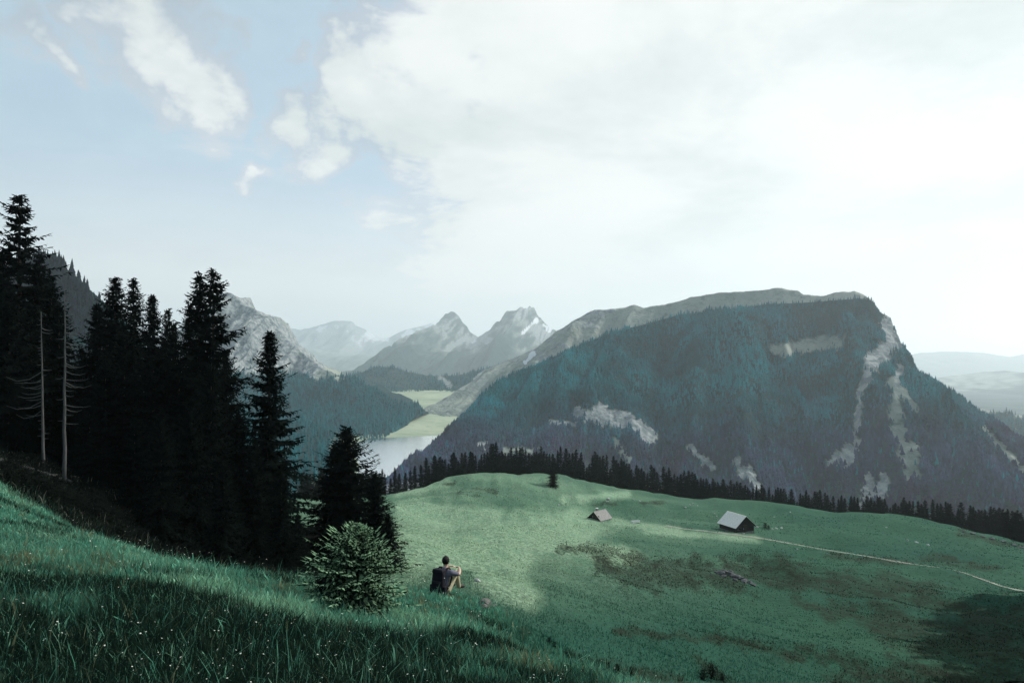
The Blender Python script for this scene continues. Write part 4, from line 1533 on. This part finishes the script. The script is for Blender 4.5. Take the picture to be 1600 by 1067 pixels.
def skin(chains, radii, root, extra=None, voxel=0.009, name='body'):
    """limbs as tapered tubes between joints with a ball at each joint, fused into one continuous surface"""
    tb = bmesh.new()
    bmesh.ops.create_icosphere(tb, subdivisions=2, radius=1.0)
    tb.verts.index_update()
    tv = np.array([v.co for v in tb.verts])
    tf = np.array([[v.index for v in f.verts] for f in tb.faces])
    tb.free()
    VV, FF_ = [], []

    def ell(c, sz, rot=None):
        FF_.append(tf + len(VV) * len(tv))
        VV.append(tv * np.array(sz) + np.array(c))

    def rr(k):
        r_ = radii[k]
        return r_ if isinstance(r_, tuple) else (r_, r_)
    for a, b in chains:
        pa_, pb_ = Vector(J[a]), Vector(J[b])
        ra, rb = rr(a), rr(b)
        n_ = max(3, int((pb_ - pa_).length / (0.7 * min(ra + rb))) + 2)
        for q in range(n_ + 1):
            f_ = q / n_
            rx_, ry_ = ra[0] * (1 - f_) + rb[0] * f_, ra[1] * (1 - f_) + rb[1] * f_
            ell(pa_.lerp(pb_, f_), (rx_, ry_, min(rx_, ry_)))
    for (c, sz, rot) in (extra or []):
        ell(c, sz, rot)
    res = np_mesh('tmp', np.concatenate(VV), np.concatenate(FF_))
    o = bpy.data.objects.new('tmp', res)
    COL.objects.link(o)
    rm = o.modifiers.new('r', 'REMESH')
    rm.mode = 'VOXEL'
    rm.voxel_size = voxel
    rm.use_smooth_shade = True
    sm = o.modifiers.new('s', 'SMOOTH')
    sm.factor = 0.5
    sm.iterations = 3
    bpy.context.view_layer.update()
    res = evaluated(o)
    bpy.data.objects.remove(o)
    for p_ in res.polygons:
        p_.use_smooth = True
    res.name = name
    return res


J = {'pelvis': (0, 0, .14), 'waist': (0, .0, .30), 'chest': (0, .04, .47), 'neck0': (0, .07, .60), 'neck1': (0, .09, .68), 'head': (0, .10, .76)}
for s, nm in ((1, 'r'), (-1, 'l')):
    J['hip' + nm] = (s * .10, .03, .13)
    J['knee' + nm] = (s * .13, .36, .47)
    J['calf' + nm] = (s * .13, .40, .33)
    J['ankle' + nm] = (s * .13, .48, .09)
    J['toe' + nm] = (s * .14, .66, .045)
    J['sho' + nm] = (s * .19, .06, .55)
    J['elb' + nm] = (s * .29, .25, .47)
    J['fore' + nm] = (s * .235, .37, .515)
    J['wri' + nm] = (s * .15, .47, .555)
    J['palm' + nm] = (s * .10, .52, .555)
    for f in range(5):
        a = s * (.115 - .022 * f)
        if f == 4:
            J['t0' + nm] = (s * .12, .505, .54)
            J['t1' + nm] = (s * .12, .545, .52)
            J['t2' + nm] = (s * .105, .57, .50)
        else:
            J['f%d0%s' % (f, nm)] = (s * (.085 - .012 * f), .535 - .012 * f, .558)
            J['f%d1%s' % (f, nm)] = (s * (.055 - .014 * f), .56 - .014 * f, .545 - .004 * f)
            J['f%d2%s' % (f, nm)] = (s * (.042 - .014 * f), .575 - .014 * f, .517)
chains = [('pelvis', 'waist'), ('waist', 'chest'), ('chest', 'neck0'), ('neck0', 'neck1'), ('neck1', 'head')]
rad = {'pelvis': (.135, .11), 'waist': (.125, .095), 'chest': (.15, .105), 'neck0': .075, 'neck1': .055, 'head': .07}
for nm in 'rl':
    chains += [('pelvis', 'hip' + nm), ('hip' + nm, 'knee' + nm), ('knee' + nm, 'calf' + nm), ('calf' + nm, 'ankle' + nm), ('ankle' + nm, 'toe' + nm),
               ('chest', 'sho' + nm), ('sho' + nm, 'elb' + nm), ('elb' + nm, 'fore' + nm), ('fore' + nm, 'wri' + nm), ('wri' + nm, 'palm' + nm)]
    rad.update({'hip' + nm: .085, 'knee' + nm: .058, 'calf' + nm: .056, 'ankle' + nm: .036, 'toe' + nm: .03, 'sho' + nm: .06, 'elb' + nm: .042, 'fore' + nm: .042, 'wri' + nm: .028, 'palm' + nm: (.035, .02)})
    for f in range(4):
        a, b, c_ = ('f%d%d%s' % (f, k, nm) for k in range(3))
        chains += [('palm' + nm, a), (a, b), (b, c_)]
        rad.update({a: .0095, b: .0085, c_: .0075})
    chains += [('palm' + nm, 't0' + nm), ('t0' + nm, 't1' + nm), ('t1' + nm, 't2' + nm)]
    rad.update({'t0' + nm: .012, 't1' + nm: .010, 't2' + nm: .008})
I3 = Matrix.Identity(3)
headx = [((0, .115, .80), (.074, .092, .108), I3), ((0, .125, .745), (.058, .07, .06), I3), ((0, .21, .79), (.013, .02, .022), I3), ((0.076, .105, .79), (.014, .022, .032), I3), ((-0.076, .105, .79), (.014, .022, .032), I3),
         ((0, .195, .752), (.026, .012, .010), I3)]
body = skin(chains, rad, 'pelvis', headx, 0.0065)
M_SKIN = simple_mat('skin', (0.52, 0.36, 0.27), 0.55, 0.3, 0.06, 20)
M_HAIR = simple_mat('dark_hair', (0.004, 0.0035, 0.0035), 0.7, 0.3, 0.3, 60)
M_SHIRT = simple_mat('grey_mauve_cotton', (0.15, 0.145, 0.19), 0.9, 0.1, 0.12, 30)
M_TROUS = simple_mat('sand_trousers', (0.46, 0.41, 0.27), 0.9, 0.1, 0.10, 25)
M_SHOE = simple_mat('dark_leather_boots', (0.022, 0.016, 0.014), 0.6, 0.3, 0.2, 30)
M_PACK = simple_mat('navy_backpack_nylon', (0.0045, 0.005, 0.010), 0.8, 0.25, 0.25, 30)
M_STRAP = simple_mat('black_webbing', (0.012, 0.012, 0.013), 0.8, 0.2, 0.2, 40)
ps = Vector((-1.86, 18.5, gz(-1.86, 18.5)))
ROT = -R(30)
PE = empty('person', (ps.x, ps.y, ps.z - 0.02), ROT, 1.1)
tag(PE, 'seated person seen from behind in grey shirt and sand trousers, arms on knees', 'person')
link('body', body, M_SKIN, PE)
r2 = {'pelvis': (.145, .12), 'waist': (.14, .11), 'chest': (.165, .12), 'neck0': .085}
c2_ = [('pelvis', 'waist'), ('waist', 'chest'), ('chest', 'neck0')]
for s, nm in ((1, 'r'), (-1, 'l')):
    J['cuff' + nm] = tuple(np.array(J['sho' + nm]) * .25 + np.array(J['elb' + nm]) * .75)
    c2_ += [('chest', 'sho' + nm), ('sho' + nm, 'cuff' + nm)]
    r2.update({'sho' + nm: .075, 'cuff' + nm: .060})
link('shirt', skin(c2_, r2, 'pelvis', None, 0.010, name='shirt'), M_SHIRT, PE)
r3 = {'pelvis': (.15, .125)}
c3_ = []
for nm in 'rl':
    c3_ += [('pelvis', 'hip' + nm), ('hip' + nm, 'knee' + nm), ('knee' + nm, 'calf' + nm), ('calf' + nm, 'ankle' + nm)]
    r3.update({'hip' + nm: .10, 'knee' + nm: .075, 'calf' + nm: .072, 'ankle' + nm: .058})
link('trousers', skin(c3_, r3, 'pelvis', None, 0.010, name='trousers'), M_TROUS, PE)
for nm in 'rl':
    a, b = Vector(J['ankle' + nm]), Vector(J['toe' + nm])
    r4 = {'ankle' + nm: .056, 'toe' + nm: (.05, .04)}
    link('boot', skin([('ankle' + nm, 'toe' + nm)], r4, 'ankle' + nm, None, 0.008, name='boot'), M_SHOE, PE)
bm = bmesh.new()
bmesh.ops.create_uvsphere(bm, u_segments=24, v_segments=16, radius=1.0)
for v in bm.verts:
    c = v.co.copy()
    nz_ = 1 + 0.04 * math.sin(9 * c.x + 3) * math.sin(8 * c.z) + random.gauss(0, .012)
    v.co = (c.x * .088 * nz_, .100 + c.y * .103 * nz_, .812 + c.z * .115 * nz_)
cut = [v for v in bm.verts if (v.co.y > .165 and v.co.z < .86) or v.co.z < .715]
bmesh.ops.delete(bm, geom=cut, context='VERTS')
mh = bpy.data.meshes.new('hair')
bm.to_mesh(mh)
bm.free()
for p_ in mh.polygons:
    p_.use_smooth = True
link('hair', mh, M_HAIR, PE)
for s in (-1, 1):
    bm = bmesh.new()
    bmesh.ops.create_uvsphere(bm, u_segments=10, v_segments=8, radius=.011)
    bmesh.ops.translate(bm, verts=bm.verts, vec=(s * .03, .195, .805))
    mh = bpy.data.meshes.new('eye')
    bm.to_mesh(mh)
    bm.free()
    link('eye', mh, M_HAIR, PE)

BP = empty('backpack', (ps.x, ps.y, ps.z - 0.02), ROT, 1.1)
tag(BP, 'dark navy hiking backpack worn on the back of the seated person', 'backpack')


def rbox(name, c, s, mat, parent, bev=.05, taper=1.0, rx=0.0):
    bm = bmesh.new()
    bmesh.ops.create_cube(bm, size=1.0)
    for v in bm.verts:
        k = taper if v.co.z > 0 else 1.0
        v.co = (v.co.x * s[0] * k, v.co.y * s[1] * k, v.co.z * s[2])
    bmesh.ops.bevel(bm, geom=list(bm.edges), offset=bev, segments=4, profile=.6, affect='EDGES')
    bmesh.ops.rotate(bm, verts=bm.verts, cent=(0, 0, 0), matrix=Matrix.Rotation(rx, 3, 'X'))
    bmesh.ops.translate(bm, verts=bm.verts, vec=c)
    me_ = bpy.data.meshes.new(name)
    bm.to_mesh(me_)
    bm.free()
    for p_ in me_.polygons:
        p_.use_smooth = True
    return link(name, me_, mat, parent)


tilt = -.10
rbox('main_compartment', (0, -.205, .33), (.36, .19, .60), M_PACK, BP, .07, .86, tilt)
rbox('lid', (0, -.175, .625), (.32, .20, .10), M_PACK, BP, .04, .9, tilt)
fp = rbox('front_pocket', (0, -.31, .25), (.27, .07, .32), M_PACK, BP, .03, .9, tilt)
MB().box(0, -.352, .37, .2, .006, .012).build('zip', M_STRAP, fp)
for s in (-1, 1):
    rbox('side_pocket', (s * .19, -.2, .18), (.07, .13, .22), M_PACK, BP, .03)
    MB().tube([(s * .10, -.10, .60), (s * .115, .0, .655), (s * .12, .10, .63), (s * .125, .165, .52), (s * .135, .16, .38), (s * .16, .05, .25), (s * .17, -.10, .16)], [.022] * 7, 6).build('shoulder_strap', M_STRAP, BP, True)
MB().tube([(-.05, -.14, .67), (-.03, -.14, .70), (.03, -.14, .70), (.05, -.14, .67)], [.01] * 4, 5).build('carry_handle', M_STRAP, BP, True)

# ------------------------------------------------------------------ haze
HAZE_DENSITY = 0.88e-4
hz = bpy.data.meshes.new('haze')
bm = bmesh.new()
bmesh.ops.create_cube(bm, size=1.0)
for v in bm.verts:
    v.co = (v.co.x * 41000, v.co.y * 41000, 1100 if v.co.z > 0 else -300)
bm.to_mesh(hz)
bm.free()
M_HAZE, t, out = new_mat('haze_air')
pv = t.node('ShaderNodeVolumePrincipled')
pv.inputs['Color'].default_value = (0.86, 0.955, 1.0, 1)
pv.inputs['Density'].default_value = HAZE_DENSITY
pv.inputs['Anisotropy'].default_value = 0.45
t.l.new(pv.outputs[0], out.inputs['Volume'])
ho = link('haze', hz, M_HAZE)
tag(ho, 'pale blue haze filling the valley air', 'haze', kind='stuff')
